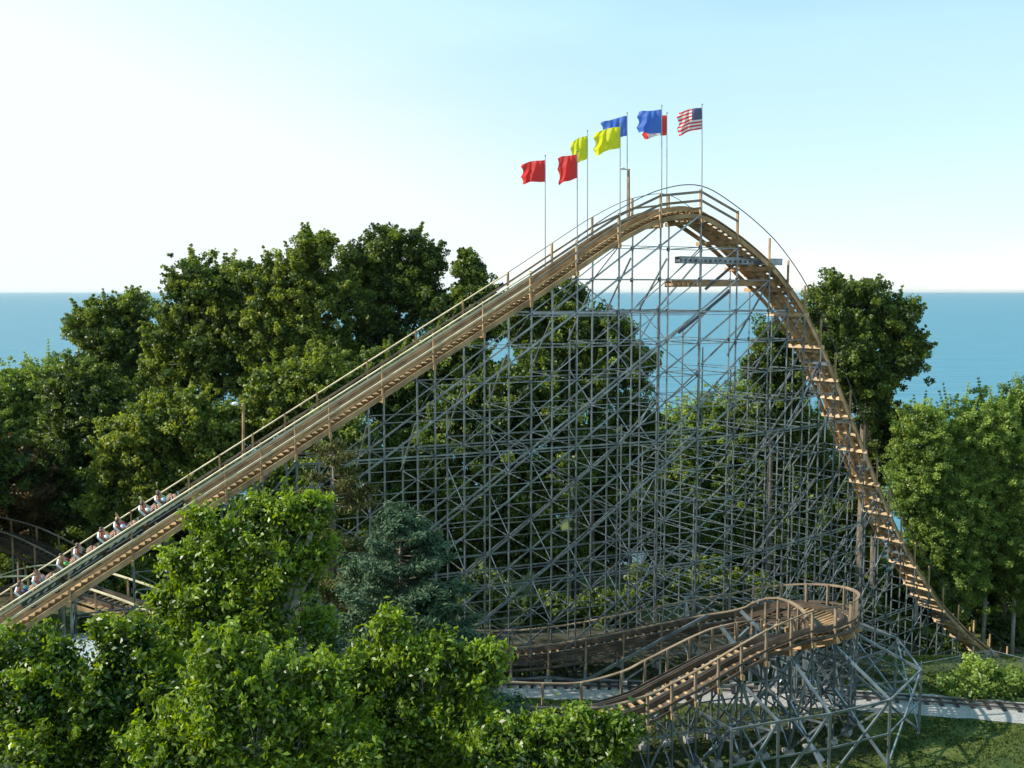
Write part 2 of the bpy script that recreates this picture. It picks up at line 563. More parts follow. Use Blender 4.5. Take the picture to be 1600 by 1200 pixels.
def rail_y(px):            # handrail top in the photo
    pts = [(-98, 1014.5), (829, 425), (901, 377), (967, 334), (1032, 303), (1095, 297)]
    for (x0, y0), (x1, y1) in zip(pts, pts[1:]):
        if px <= x1: return y0 + (y1 - y0) * (px - x0) / (x1 - x0)
    return 297


RAILH = 1.2
edge = []
for px, _ in lift_px:
    x, Y = near_xy(px)
    p = at(px, rail_y(px), Y)
    edge.append(Vector((p.x, Y, p.z - RAILH)))
N_LIFT = len(edge)
drop_px = [(1152, 362, 60.3), (1202, 404, 61.7), (1231, 438, 62.9), (1257, 477, 64.1), (1282, 528, 65.4), (1305, 580, 66.7), (1328, 638, 68.0),
           (1350, 692, 69.3), (1370, 744, 70.5), (1389, 791, 71.7), (1408, 834, 72.9), (1429, 873, 74.0), (1451, 909, 75.1), (1473, 942, 76.2),
           (1497, 969, 77.3), (1521, 993, 78.3), (1546, 1014, 79.3), (1573, 1033, 80.2), (1602, 1049, 81.0), (1632, 1061, 81.7)]
for px, py, Y in drop_px:
    edge.append(at(px, py, Y))
SUB = 6
run = Run(edge, WID, SUB, scale=lambda k: 1.0 - 0.42 * sst(N_LIFT + 0.5, N_LIFT + 5, k))
NB = len(edge)
iP = (N_LIFT - 1) * SUB

lift_m = dict(stack=M_WOOD, beam=M_WOOD, tie=M_WOOD, tread=M_WOOD_NEW)
drop_m = dict(stack=M_WOOD_NEW, beam=M_WOOD_NEW, tie=M_WOOD_NEW, tread=M_WOOD_NEW)
lift_deck = empty('lift_track', (0, 0, 0), parent=hill)
drop_deck = empty('drop_track', (0, 0, 0), parent=hill)
track_parts(lift_deck, run, 0, iP, lift_m, treads=True, org=HO)
track_parts(drop_deck, run, iP, len(run.E) - 1, drop_m, treads=False, org=HO)
# chain trough in the middle of the lift
mb = MB(HO); mb.sweep(run.line(WID / 2, 0.06)[:iP + 1], run.S[:iP + 1], run.U[:iP + 1], 0.22, 0.1)
mb.build('lift_chain', M_RAILSTEEL, lift_deck)

Z = Vector((0, 0, 1))
# hand rails: near side two boards on the lift and peak, far side one board and a thin pipe
def seg_rail(name, u, h, i0, i1, w, hh, m, straight=True, parent=hill):
    mb = MB(HO)
    idx = list(range(i0, i1 + 1, SUB if straight else 1))
    pts = [run.E[i] + run.S[i] * u + Z * h for i in idx]
    mb.sweep(pts, [run.S[i] for i in idx], [Z] * len(idx), w, hh)
    return mb.build(name, m, parent)

iV = 12 * SUB
seg_rail('handrail', -0.09, RAILH - 0.02, 0, iV, 0.17, 0.07, M_WOOD_PALE)
seg_rail('face_board', -0.085, RAILH - 0.22, 0, iV, 0.05, 0.13, M_WOOD_PALE)
seg_rail('handrail', -0.075, RAILH - 0.10, iV, iP + SUB, 0.05, 0.15, M_WOOD_GREY)
seg_rail('mid_rail', -0.085, 0.60, 12 * SUB, iP + SUB, 0.05, 0.15, M_WOOD_GREY)
seg_rail('mid_rail', -0.085, 0.46, 0, 12 * SUB, 0.10, 0.10, M_WOOD_PALE)
seg_rail('toe_board', -0.07, 0.16, 0, iP, 0.05, 0.12, M_WOOD)
seg_rail('handrail', WID + 0.09, RAILH - 0.02, 0, 12 * SUB, 0.15, 0.06, M_WOOD_PALE)
seg_rail('mid_rail', WID + 0.075, 0.62, 0, iP, 0.05, 0.12, M_WOOD_GREY)
mb = MB(HO); mb.tube([run.E[i] + run.S[i] * (WID + .05) + Z * (RAILH + .02) for i in range(12 * SUB, iP + 14 * SUB)], 0.022, 5)
mb.build('pipe_rail', M_PIPE, hill)
mb = MB(HO); mb.tube([run.E[i] - run.S[i] * .02 + Z * (RAILH + .12 + (0.12 if i > iP - 3 * SUB else 0)) for i in range(13 * SUB, len(run.E))], 0.032, 5)
mb.build('pipe_rail', M_PIPE, hill)

LV = 1.89


def node_levels(zlo, zhi):
    k = math.floor(zlo / LV)
    out = []
    z = k * LV
    while z < zhi:
        if z > zlo + 0.3: out.append(z)
        z += LV
    return out


ROWS_LIFT = [(0.0, 0.55), (WID, 0.55), (6.4, 5.5)]
ROWS_DROP = [(0.0, 0.55), (WID, 0.55), (7.6, 4.5), (11.6, 13.0)]
bent_info = []      # per bent: list of (xy, z_top, z_ground) per row
rnd = random.Random(11)
for k in range(NB):
    i = min(k * SUB, len(run.E) - 1)
    e, s, d = run.E[i], run.S[i], run.D[i]
    dh = Vector((d.x, d.y, 0)).normalized()
    rows = ROWS_LIFT if k < N_LIFT else ROWS_DROP
    info = []
    for off, below in rows:
        p = e + s * off
        gz = ground_z(p.x, p.y)
        top = e.z - below
        info.append((Vector((p.x, p.y, 0)), top, gz) if top > gz + 1.2 else None)
    bent_info.append(info)
    b = empty('support_bent', (e.x, e.y, ground_z(e.x, e.y)), parent=hill)
    b.location = Vector((e.x, e.y, 0)) - HO
    O = Vector((e.x, e.y, 0))
    # steel columns
    for r in info:
        if r is None: continue
        mb = MB(O)
        a = r[0] + Z * (r[2] - 0.2); c = r[0] + Z * r[1]
        mb.angle_bar(a, c, 0.10, 0.022, dh)
        mb.build('post', M_STEEL, b)
    # wooden cap, hand rail posts
    mb = MB(O)
    over = 0.25 if k < N_LIFT else 0.42
    mb.bar(e - s * over - Z * 0.60, e + s * (WID + over) - Z * 0.60, 0.12, 0.24)
    mb.build('ledger', M_WOOD_LIT if k >= N_LIFT + 3 else M_WOOD, b)
    for u in (-0.0, WID):
        mb = MB(O)
        q = e + s * u
        big = 0.16 if 12 <= k <= 17 else 0.11
        mb.bar(q - Z * 0.75, q + Z * (RAILH + 0.05), big, 0.09, up=dh)
        mb.build('handrail_post', M_WOOD, b)
    # transverse bracing
    mb = MB(O); mb.k = .85
    for j in range(len(info) - 1):
        A, B = info[j], info[j + 1]
        if A is None or B is None: continue
        lo = max(A[2], B[2]); hi = min(A[1], B[1])
        lv = node_levels(lo, hi)
        for z in lv:
            if j and k < N_LIFT and (round(z / LV) + k) % 2: continue
            mb.bar(A[0] + Z * z, B[0] + Z * z, 0.04, 0.05 if j else .07)
        for z0, z1 in zip(lv, lv[1:]):
            if k >= N_LIFT or (round(z0 / LV) + k) % (3 if j >= 2 else 2): continue
            if (j + k + round(z0 / LV)) % 2: mb.bar(A[0] + Z * z0 + dh * .06, B[0] + Z * z1 + dh * .06, 0.045, 0.06)
            else: mb.bar(B[0] + Z * z0 + dh * .06, A[0] + Z * z1 + dh * .06, 0.045, 0.06)
        # steep two-level batter brace from the high row down to the low one
        if A[1] - B[1] > 1.5 and len(lv) > 2:
            mb.bar(A[0] + Z * min(A[1], lv[-1] + LV * 1.7) - dh * .07, B[0] + Z * (lv[-1]) - dh * .07, 0.09, 0.11)
    if k >= N_LIFT + 1:
        A, B = info[0], info[1]
        if A and B:
            z = A[1] - 1.0 - (k % 3) * 0.6
            if k % 2 and len(info) > 2 and info[2]:
                C_ = info[2]; zz = A[1] - 1.2
                while zz - 6.4 > max(C_[2], A[2]): mb.bar(A[0] + Z * zz - dh * .13, C_[0] + Z * (zz - 6.4) - dh * .13, .09, .12); zz -= 7.6
            while z - 4.6 > max(A[2], B[2]) and z > A[1] - 16:
                mb.bar(A[0] + Z * z - dh * .11, B[0] + Z * (z - 4.6) - dh * .11, 0.09, 0.10)
                z -= 6.1
    if mb.v: mb.build_split('cross_bracing', M_STEEL, b)

# longitudinal ledgers: one part per row and level; diagonals: one part per chain
def rows_of(k, j):
    inf = bent_info[k]
    return inf[j] if j < len(inf) else None

for j in range(5):
    zmin = -4 if False else -8
    for lev in range(-6, 15):
        z = lev * LV
        mb = MB(HO); mb.k = .85; any_ = False
        for k in range(NB - 1):
            if k >= N_LIFT and j >= 1 and lev % 2: continue
            A, B = rows_of(k, j), rows_of(k + 1, j)
            if A is None or B is None: continue
            if z < max(A[2], B[2]) + 0.3 or z > min(A[1], B[1]): continue
            beefy = (lev % 4 == 3)
            dzp = Z * z
            mb.bar(A[0] + dzp, B[0] + dzp, 0.05, 0.10 if beefy else 0.05)
            if beefy and j < 2: mb.bar(A[0] + dzp - Z * .17, B[0] + dzp - Z * .17, 0.04, 0.05)
            any_ = True
        if any_:
            gm_ = mb; gm_.k = 1.0
            for k in range(NB):
                A = rows_of(k, j)
                if A is None or z < A[2] + .3 or z > A[1] or (k > N_LIFT and j >= 1 and lev % 2): continue
                d = run.D[min(k * SUB, len(run.D) - 1)]; dh = Vector((d.x, d.y, 0)).normalized(); n_ = Vector((dh.y, -dh.x, 0))
                q = A[0] + Z * z + n_ * 0.035
                
                if j < 2: gm_.bar(q - dh * .11, q + dh * .11, 0.02, 0.24, up=Z, m=1)
            mb.build('ledger_beam', [M_STEEL, M_STEEL_DK], hill)

for j in range(4):
    for c0 in range(-20, NB):
        mb = MB(HO); mb.k = .85; any_ = False
        for k in range(max(0, c0), NB - 1):
            lev = k - c0 - 6
            z0, z1 = lev * LV, (lev + 1) * LV
            A, B = rows_of(k, j), rows_of(k + 1, j)
            if A is None or B is None: continue
            if 4 <= k < 9: z0, z1 = z0, z1
            g = max(A[2], B[2])
            if z0 < g - 1.0 or z1 > B[1] + 0.4 or z0 > A[1] - .2: continue
            if (j >= 2 and c0 % 3) or (j == 1 and c0 % 2) or (j == 0 and c0 % 4 == 1): continue
            off = Vector((0.0, -0.05, 0))
            heavy = (c0 % 3 != 1) and k < N_LIFT
            if k >= N_LIFT and (j > 0 or c0 % 3): continue
            mb.bar(A[0] + Z * z0 + off, B[0] + Z * z1 + off, 0.05, 0.12 if heavy else 0.06)
            any_ = True
        if any_: mb.build('diagonal_brace', M_STEEL, hill)
    # counter diagonals, sparser
    for c0 in range(0, NB + 20, 6):
        mb = MB(HO); mb.k = .85; any_ = False
        for k in range(0, NB - 1):
            lev = c0 - k - 6
            z0, z1 = (lev + 1) * LV, lev * LV
            A, B = rows_of(k, j), rows_of(k + 1, j)
            if A is None or B is None: continue
            g = max(A[2], B[2])
            if z1 < g or z0 > min(A[1], B[1]): continue
            mb.bar(A[0] + Z * z0 + Vector((0, .06, 0)), B[0] + Z * z1 + Vector((0, .06, 0)), 0.045, 0.06)
            any_ = True
        if any_: mb.build('counter_brace', M_STEEL, hill)

# service platforms below the crest
def platform(pa, pb, depth, name, m, joists):
    o = MB(HO)
    a, b = pa, pb
    d = (b - a).normalized(); n_ = Vector((-d.y, d.x, 0))
    for q in (0, depth):
        o.bar(a + n_ * q, b + n_ * q, 0.08, 0.36)
    o.bar(a + n_ * depth / 2 + Z * .205, b + n_ * depth / 2 + Z * .205, depth + .2, 0.045)
    L = (b - a).length; t = 0.1
    while t < joists:
        o.bar(a + d * t - n_ * 0.3 - Z * .02, a + d * t + n_ * depth - Z * .02, 0.10, 0.16)
        t += 0.32
    return o.build(name, m, hill)

platform(at(1049, 444, 62.2), at(1232, 442, 64.0), 1.1, 'service_platform', M_WOOD_NEW, 1.9)
platform(at(1062, 406, 61.5), at(1222, 410, 62.6), 0.9, 'service_platform', M_STEEL, 6.0)
for a, b in ((at(1102, 452, 62.1), at(1165, 398, 62.4)), (at(1060, 520, 61), at(1140, 455, 62))):
    mb = MB(HO); mb.bar(a, b, 0.1, 0.16); mb.build('platform_strut', M_PIPE, hill)
# staggered brace boards across the underside of the drop
for k in range(N_LIFT + 4, NB - 3):
    i = k * SUB + 3
    e, s, d = run.E[i], run.S[i], run.D[i]
    mb = MB(HO)
    t = rnd.uniform(-0.15, 0.35)
    ov = rnd.uniform(0.0, 0.45)
    mb.bar(e - s * 0.08 - Z * (0.62 + t * .5), e + s * (WID + ov) - Z * (0.55 - t), 0.07, rnd.uniform(.15, .27))
    mb.build('cross_board', M_WOOD_LIT if k % 3 else M_STEEL, hill)
    for q in (1, 5):
        i2 = min(len(run.E) - 1, k * SUB + q); e2, s2 = run.E[i2], run.S[i2]
        mb = MB(HO); t2 = rnd.uniform(-.2, .25)
        mb.bar(e2 + s2 * rnd.uniform(.1, .9) - Z * .58, e2 + s2 * (WID + rnd.uniform(-.5, .3)) - Z * (.5 - t2), .05, rnd.uniform(.1, .18)); mb.build('cross_board', M_WOOD_LIT, hill)

# ------------------------------------------------------------------ flags on the crest
def cloth(name, col, trans=0.45):
    m = bpy.data.materials.new(name); m.use_nodes = True
    n = m.node_tree.nodes; l = m.node_tree.links
    b = n['Principled BSDF']; b.inputs['Base Color'].default_value = (*col, 1); b.inputs['Roughness'].default_value = 0.6
    tcn = n.new('ShaderNodeTexCoord'); w = n.new('ShaderNodeTexNoise'); w.inputs['Scale'].default_value = 40
    l.new(tcn.outputs['Object'], w.inputs['Vector'])
    mx_ = n.new('ShaderNodeMixRGB'); mx_.blend_type = 'MULTIPLY'; mx_.inputs['Fac'].default_value = 0.25
    mx_.inputs['Color1'].default_value = (*col, 1); l.new(w.outputs['Fac'], mx_.inputs['Color2'])
    l.new(mx_.outputs['Color'], b.inputs['Base Color'])
    tr = n.new('ShaderNodeBsdfTranslucent'); tr.inputs['Color'].default_value = (*col, 1)
    ms = n.new('ShaderNodeMixShader'); ms.inputs['Fac'].default_value = trans
    l.new(b.outputs['BSDF'], ms.inputs[1]); l.new(tr.outputs['BSDF'], ms.inputs[2])
    l.new(ms.outputs['Shader'], n['Material Output'].inputs['Surface'])
    return m

C_RED = cloth('red_cloth', (0.80, 0.055, 0.05), .6); C_YEL = cloth('yellow_cloth', (0.80, 0.80, 0.03), .6)
C_BLU = cloth('blue_cloth', (0.08, 0.20, 0.66), .55); C_WHT = cloth('white_cloth', (0.85, 0.85, 0.85)); C_NAVY = cloth('navy_cloth', (0.03, 0.045, 0.18))


def flag(px, ptop, pbase, Y, fw, fh, y0, droop, style, label, seed, sag=0.0):
    base = at(px, pbase, Y); top = at(px, ptop, Y)
    pole = empty('flagpole', base)
    tag(pole, label, 'flagpole', 'flagpoles along the crest of the lift hill')
    mb = MB(base)
    mb.tube([base - Z * 0.9, base + (top - base) * .5, top], [0.035, 0.030, 0.022], 6)
    mb.ball(top + Z * .03, .05, .05, .05, nu=6, nv=4)
    mb.build('pole', M_POLE, pole)
    sc = Y / F
    W = fw * sc; H = fh * sc
    z1 = at(px, y0, Y).z
    nu, nv = 39, 26
    rr = random.Random(seed)
    ph = rr.uniform(0, 6)
    me_v = []; fs = []; mi = []
    def pt(a, b):
        # a along the fly 0..1 (to the left), b up 0..1
        edge = 1 - 0.10 * abs(math.sin(3.1 * b * 2 + ph)) * a
        x = -a * W * edge * (0.93 - sag * (1 - b))
        y = (0.16 * math.sin(a * 8.5 + ph + b * 1.3) + .07 * math.sin(a * 15 + b * 6 + ph)) * (a ** 0.7) * W * .75
        zz = (b - 1) * H * (1 - .12 * a * math.sin(ph * 3)) - droop * sc * (a ** 1.25) - (0.05 * H * math.sin(a * 7 + ph)) * a
        return Vector((px_o.x + x - 0.03, px_o.y + y, z1 + zz))
    px_o = at(px, (ptop + pbase) / 2, Y)
    for i in range(nu + 1):
        for j in range(nv + 1):
            me_v.append(pt(i / nu, j / nv) - base)
    for i in range(nu):
        for j in range(nv):
            a = i * (nv + 1) + j
            fs.append((a, a + nv + 1, a + nv + 2, a + 1))
            u = (i + .5) / nu; v = (j + .5) / nv
            if style == 'stripes':
                if u < 0.40 and v > 6 / 13: mi.append(2)
                else: mi.append(0 if int(v * 13) % 2 == 0 else 1)
            elif style == 'leaf':
                if u < .25 or u > .75: mi.append(0)
                else:
                    dx = (u - .5) * 2; dy = (v - .5)
                    ang = math.atan2(dy, dx)
                    rad = .30 * (0.62 + .38 * abs(math.cos(2.5 * (ang - math.pi / 2)))) * (0.9 + .1 * math.cos(9 * ang))
                    stem = abs(dx) < .05 and -.42 < dy < 0
                    mi.append(0 if (math.hypot(dx, dy) < rad and dy > -.28) or stem else 1)
            else: mi.append(0)
    mats = {'red': [C_RED], 'yellow': [C_YEL], 'blue': [C_BLU], 'stripes': [C_RED, C_WHT, C_NAVY], 'leaf': [C_RED, C_WHT]}[style]
    nf = len(me_v)
    if style == 'stripes':      # rows of small stars on the dark canton, on both faces
        for r_ in range(9):
            for c_ in range(6 if r_ % 2 == 0 else 5):
                uu = 0.40 * ((c_ + (.5 if r_ % 2 == 0 else 1.0)) / 6.0)
                vv = 6 / 13 + (7 / 13) * ((r_ + .5) / 9)
                for sgn in (-1, 1):
                    c = pt(uu, vv) - base + Vector((0, sgn * .006, 0))
                    n0 = len(me_v)
                    for q in range(10):
                        aa = math.pi / 2 + q * math.pi / 5; rq = .034 if q % 2 == 0 else .014
                        me_v.append(c + Vector((rq * math.cos(aa), 0, rq * math.sin(aa))))
                    fs.append(tuple(range(n0, n0 + 10))); mi.append(1)
    me = bpy.data.meshes.new('flag')
    me.from_pydata([tuple(v) for v in me_v], [], fs)
    me.polygons.foreach_set('material_index', mi)
    me.polygons.foreach_set('use_smooth', [True] * len(fs))
    link_mesh('flag', me, mats, pole)


YN = lambda px: near_xy(px)[1] - 0.12
YF = lambda px: near_xy(px)[1] + 4.6
flag(852, 244, 412, YF(852), 40, 33, 250, 5, 'red', 'grey pole with a red flag flying nearly flat, leftmost pole of the hill', 1)
flag(902, 237, 385, YN(902), 34, 36, 241, 6, 'red', 'grey pole with a crumpled narrow red flag in front of a yellow one', 2, .1)
flag(918, 205, 355, YF(918), 29, 35, 212, 9, 'yellow', 'grey pole with a narrow yellow flag partly behind a red one', 3, .05)
flag(969, 192, 345, YN(969), 45, 32, 198, 8, 'yellow', 'grey pole with a wide bright yellow flag overlapping a blue flag', 4)
flag(980, 177, 330, YF(980), 44, 30, 181, 10, 'blue', 'grey pole with a blue flag partly hidden behind a yellow one', 5)
flag(1034, 166, 312, YN(1034), 41, 36, 171, 4, 'blue', 'grey pole with a large blue flag hiding a red and white flag', 6)
flag(1042, 177, 315, YF(1042), 42, 30, 180, 4, 'leaf', 'grey pole with a red and white maple leaf flag behind a blue flag', 7)
flag(1097, 164, 308, YN(1097), 43, 32, 168, 7, 'stripes', 'grey pole with a striped flag with starred navy canton, rightmost at the peak', 8)

# ------------------------------------------------------------------ lamp posts on the hill
M_LAMP = mat('lamp_housing', (0.62, 0.64, 0.66), rough=0.4, metal=0.2, var=.1)
def lamp(px, ptop, pbase, Y, label):
    base = at(px, pbase, Y); top = at(px, ptop, Y)
    o = empty('lamp_post', base); tag(o, label, 'lamp post')
    mb = MB(base); mb.tube([base - Z * .6, top], [.09, .07], 7); mb.build('pole', M_WOOD, o)
    mb = MB(base)
    mb.bar(top - Z * .06, top + Vector((-.34, -.05, .0)), .05, .05); ob = mb.build('bracket', M_PIPE, o)
    mb = MB(base)
    c = top + Vector((-.42, -.05, .03))
    mb.ball(c, .2, .12, .09, nu=10, nv=6); mb.bar(c - Vector((.17, 0, .06)), c + Vector((.17, 0, -.06)), .2, .05)
    mb.build('lamp_head', M_LAMP, o)
lamp(982.5, 264, 325, YF(982) + .1, 'brown lamp post with a small head standing at the hill crest under the flags')
lamp(380, 631, 712, YF(380) - .4, 'brown lamp post with a white head halfway up the lift beside tall trees')

# ------------------------------------------------------------------ train
M_CAR = mat('green_car_paint', (0.012, 0.04, 0.033), rough=.35, var=.15)
M_CARTRIM = mat('silver_trim', (0.35, 0.40, 0.44), rough=.3, metal=.3, var=.1)
M_PAD = mat('red_brown_pad', (0.36, 0.12, 0.07), rough=.55, var=.2)
M_SHELL = mat('pale_seat_shell', (0.62, 0.72, 0.80), rough=.4, var=.1)
M_BLACK = mat('black_steel', (0.03, 0.03, 0.033), rough=.4, metal=.3, var=.2)
M_SKIN = mat('skin', (0.52, 0.30, 0.21), rough=.55, var=.1)
M_SKIN2 = mat('tanned_skin', (0.38, 0.20, 0.13), rough=.55, var=.1)


def skin_mesh(chains, levels=1):
    """chains: list of [(co, radius), ...]; joined where coordinates coincide"""
    verts = []; rad = []; edges = []; key = {}
    for ch in chains:
        prev = None
        for co, r in ch:
            k = tuple(round(c, 4) for c in co)
            if k not in key:
                key[k] = len(verts); verts.append(co); rad.append(r)
            i = key[k]
            if prev is not None: edges.append((prev, i))
            prev = i
    me = bpy.data.meshes.new('tmp'); me.from_pydata(verts, edges, [])
    ob = bpy.data.objects.new('tmp', me); COL.objects.link(ob)
    md = ob.modifiers.new('s', 'SKIN')
    for i, sv in enumerate(me.skin_vertices[0].data):
        sv.radius = (rad[i], rad[i]) if not isinstance(rad[i], tuple) else rad[i]
        sv.use_root = (i == 0)
    sb = ob.modifiers.new('d', 'SUBSURF'); sb.levels = levels; sb.render_levels = levels
    dg = bpy.context.evaluated_depsgraph_get()
    out = bpy.data.meshes.new_from_object(ob.evaluated_get(dg))
    bpy.data.objects.remove(ob)
    out.polygons.foreach_set('use_smooth', [True] * len(out.polygons))
    return out


def body_chains(arm):
    # x forward, y left, z up; origin at the seat (pelvis)
    pel = (0, 0, .10); ch = []
    ch.append([(pel, .15), ((-.02, 0, .28), .135), ((-.03, 0, .44), .15), ((-.02, 0, .535), .10), ((0, 0, .60), .052), ((.01, 0, .66), .07), ((.02, 0, .745), .098), ((.015, 0, .84), .075)])
    ch.append([((.02, 0, .745), .098), ((.105, 0, .735), .02)])                       # nose
    for s in (-1, 1):
        ch.append([(pel, .15), ((.06, .10 * s, .08), .095), ((.42, .12 * s, .13), .068), ((.50, .12 * s, .02), .052), ((.54, .12 * s, -.32), .036), ((.66, .12 * s, -.36), .03)])
        if arm == 'bar':
            a = [((-.02, .185 * s, .46), .06), ((.02, .23 * s, .25), .045), ((.25, .17 * s, .27), .034), ((.31, .15 * s, .285), .026)]
            hand = Vector((.31, .15 * s, .285)); fd = Vector((1, 0, -.25)).normalized()
        else:
            a = [((-.02, .185 * s, .46), .06), ((.02, .26 * s, .68), .045), ((.08, .25 * s, .92), .034), ((.09, .25 * s, .98), .026)]
            hand = Vector((.09, .25 * s, .98)); fd = Vector((.15, 0, 1)).normalized()
        ch.append([((-.03, 0, .44), .15), ((-.02, .10 * s, .475), .075)] + a)
        side = Vector((0, 1, 0))
        for q, ln in ((-1.5, .055), (-.5, .07), (.5, .075), (1.5, .065)):
            b0 = hand + fd * .03 + side * (q * .018); b1 = b0 + fd * ln * .55; b2 = b1 + (fd + Vector((.0, 0, -.4))) * ln * .4
            ch.append([(tuple(hand), .026), (tuple(b0), .009), (tuple(b1), .008), (tuple(b2), .007)])
        t0 = hand - side * .03 * s; ch.append([(tuple(hand), .026), (tuple(t0 + fd * .01), .010), (tuple(t0 + fd * .05 - side * .01 * s), .008)])
    return ch


def shirt_chains(arm):
    ch = [[((0, 0, .06), .165), ((-.02, 0, .28), .152), ((-.03, 0, .44), .168), ((-.02, 0, .525), .11)]]
    for s in (-1, 1):
        e = (.01, .222 * s, .32) if arm == 'bar' else (.01, .235 * s, .60)
        ch.append([((-.03, 0, .44), .168), ((-.02, .10 * s, .475), .09), ((-.02, .185 * s, .46), .072), (e, .058)])
    return ch


def shorts_chains():
    ch = []
    for s in (-1, 1):
        ch.append([((-.02, 0, .09), .165), ((.06, .10 * s, .08), .11), ((.30, .115 * s, .115), .09)])
    return ch


PM = {a: (skin_mesh(body_chains(a)), skin_mesh(shirt_chains(a))) for a in ('bar', 'up')}
SHORTS = skin_mesh(shorts_chains())


def hair_mesh(long):
    mb = MB()
    mb.ball((-.012, 0, .80), .108, .102, .085, nu=12, nv=8)
    if long: mb.ball((-.075, 0, .68), .06, .09, .14, nu=10, nv=7)
    me = bpy.data.meshes.new('hair'); me.from_pydata(mb.v, [], mb.f)
    me.polygons.foreach_set('use_smooth', [True] * len(mb.f))
    return me


HAIRM = {False: hair_mesh(False), True: hair_mesh(True)}
COLS = {'white': (.75, .77, .80), 'light blue': (.35, .55, .72), 'green': (.10, .42, .10), 'dark green': (.02, .10, .06), 'black': (.02, .02, .025),
        'red': (.5, .04, .04), 'grey': (.3, .32, .35), 'pale violet': (.55, .55, .75), 'navy': (.03, .05, .16), 'pink': (.7, .35, .4), 'orange': (.65, .25, .06), 'teal': (.05, .35, .35), 'yellow': (.7, .6, .1), 'maroon': (.22, .03, .05), 'cream': (.7, .62, .45), 'purple': (.2, .06, .3)}
SHIRT_M = {k: mat(k.replace(' ', '_') + '_shirt', v, rough=.8, var=.12, scale=6) for k, v in COLS.items()}
HAIR_C = {'dark': mat('dark_hair', (.03, .018, .012), rough=.5, var=.2), 'brown': mat('brown_hair', (.13, .06, .03), rough=.5, var=.2), 'blond': mat('blond_hair', (.42, .28, .12), rough=.5, var=.2)}
M_DENIM = mat('denim', (.06, .09, .16), rough=.85, var=.2)


def copy_with(me, m):
    c = me.copy(); c.materials.clear(); return c


def person(loc, rot, shirt, hair, long, arm, label, skin=M_SKIN):
    b = link_mesh('person', PM[arm][0].copy(), skin)
    b.matrix_world = Matrix.Translation(loc) @ rot
    tag(b, label, 'person', 'riders in the roller coaster train')
    link_mesh('shirt', PM[arm][1].copy(), SHIRT_M[shirt], b)
    link_mesh('shorts', SHORTS.copy(), M_DENIM, b)
    link_mesh('hair', HAIRM[long].copy(), HAIR_C[hair], b)
    return b


def make_car():
    c = empty('coaster_car', (0, 0, 0))
    L = 2.02
    # x forward, y left, z up, origin on the rail plane under the car centre
    mb = MB(); mb.bar((-L / 2, 0, .16), (L / 2, 0, .16), 1.02, .10); mb.build('chassis', M_BLACK, c)
    for s in (-1, 1):
        mb = MB()
        pts = [(-L / 2, .22), (-L / 2, .62), (-L / 2 + .2, .72), (-.35, .58), (-.05, .70), (.15, .72), (.42, .56), (.70, .60), (L / 2 - .08, .66), (L / 2, .5), (L / 2, .22)]
        n = len(pts)
        a = [(x, s * .58, z) for x, z in pts]; b = [(x, s * .53, z) for x, z in pts]
        mb.add(a + b, [tuple(range(n)) if s < 0 else tuple(range(n - 1, -1, -1)), tuple(range(2 * n - 1, n - 1, -1)) if s < 0 else tuple(range(n, 2 * n))] +
               [(i, i + n, (i + 1) % n + n, (i + 1) % n) for i in range(n)])
        sp = mb.build('side_panel', M_CAR, c)
        mb = MB()
        for k in range(4):      # painted scrollwork dashes
            x = -.75 + k * .42
            mb.bar((x, s * .588, .36 + .03 * (k % 2)), (x + .24, s * .588, .44), .012, .07)
        mb.bar((-L / 2 + .05, s * .588, .27), (L / 2 - .05, s * .588, .27), .012, .035)
        mb.build('painted_trim', M_CARTRIM, sp)
    mb = MB(); mb.bar((L / 2 - .02, -.53, .42), (L / 2 - .02, .53, .42), .08, .42); mb.bar((L / 2 - .02, -.5, .66), (L / 2 - .02, .5, .66), .1, .07)
    mb.build('front_panel', M_CAR, c)
    for x in (-.55, .33):
        mb = MB(); mb.bar((x + .12, -.5, .42), (x + .12, .5, .42), .48, .13); mb.build('seat', M_PAD, c)
        mb = MB()
        for s in (-1, 1):
            p = [Vector((x - .14, s * .26, .46)), Vector((x - .24, s * .26, .80)), Vector((x - .29, s * .26, 1.06))]
            mb.bar(p[0], p[1], .44, .12, up=(1, 0, .3)); mb.bar(p[1], p[2], .42, .11, up=(1, 0, .2))
        sb = mb.build('seat_back', M_PAD, c)
        mb = MB()
        mb.bar((x - .23, -.52, .46), (x - .36, -.52, 1.06), .05, .10, up=(1, 0, .2)); mb.bar((x - .23, .52, .46), (x - .36, .52, 1.06), .05, .10, up=(1, 0, .2))
        mb.bar((x - .36, -.5, 1.09), (x - .36, .5, 1.09), .09, .05); mb.bar((x - .30, 0, .5), (x - .365, 0, 1.05), .98, .03, up=(1, 0, .2))
        mb.build('back_shell', M_SHELL, sb)
        mb = MB(); mb.tube([(x + .35, -.5, .3), (x + .35, -.46, .72), (x + .33, .46, .72), (x + .35, .5, .3)], .025, 6); mb.build('lap_bar', M_BLACK, c)
    for s in (-1, 1):
        for x in (-.62, .62):
            mb = MB()
            ring = []
            mb.tube([(x, s * .60, .13), (x, s * .70, .13)], .13, 12); w_ = mb.build('wheel', M_BLACK, c)
            mb = MB(); mb.tube([(x, s * .705, .13), (x, s * .712, .13)], .06, 8); mb.build('hub', M_CARTRIM, w_)
    return c


car0 = make_car()
def copy_tree(o, parent=None):
    c = o.copy(); COL.objects.link(c); c.parent = parent
    for ch in list(o.children): copy_tree(ch, c)
    return c

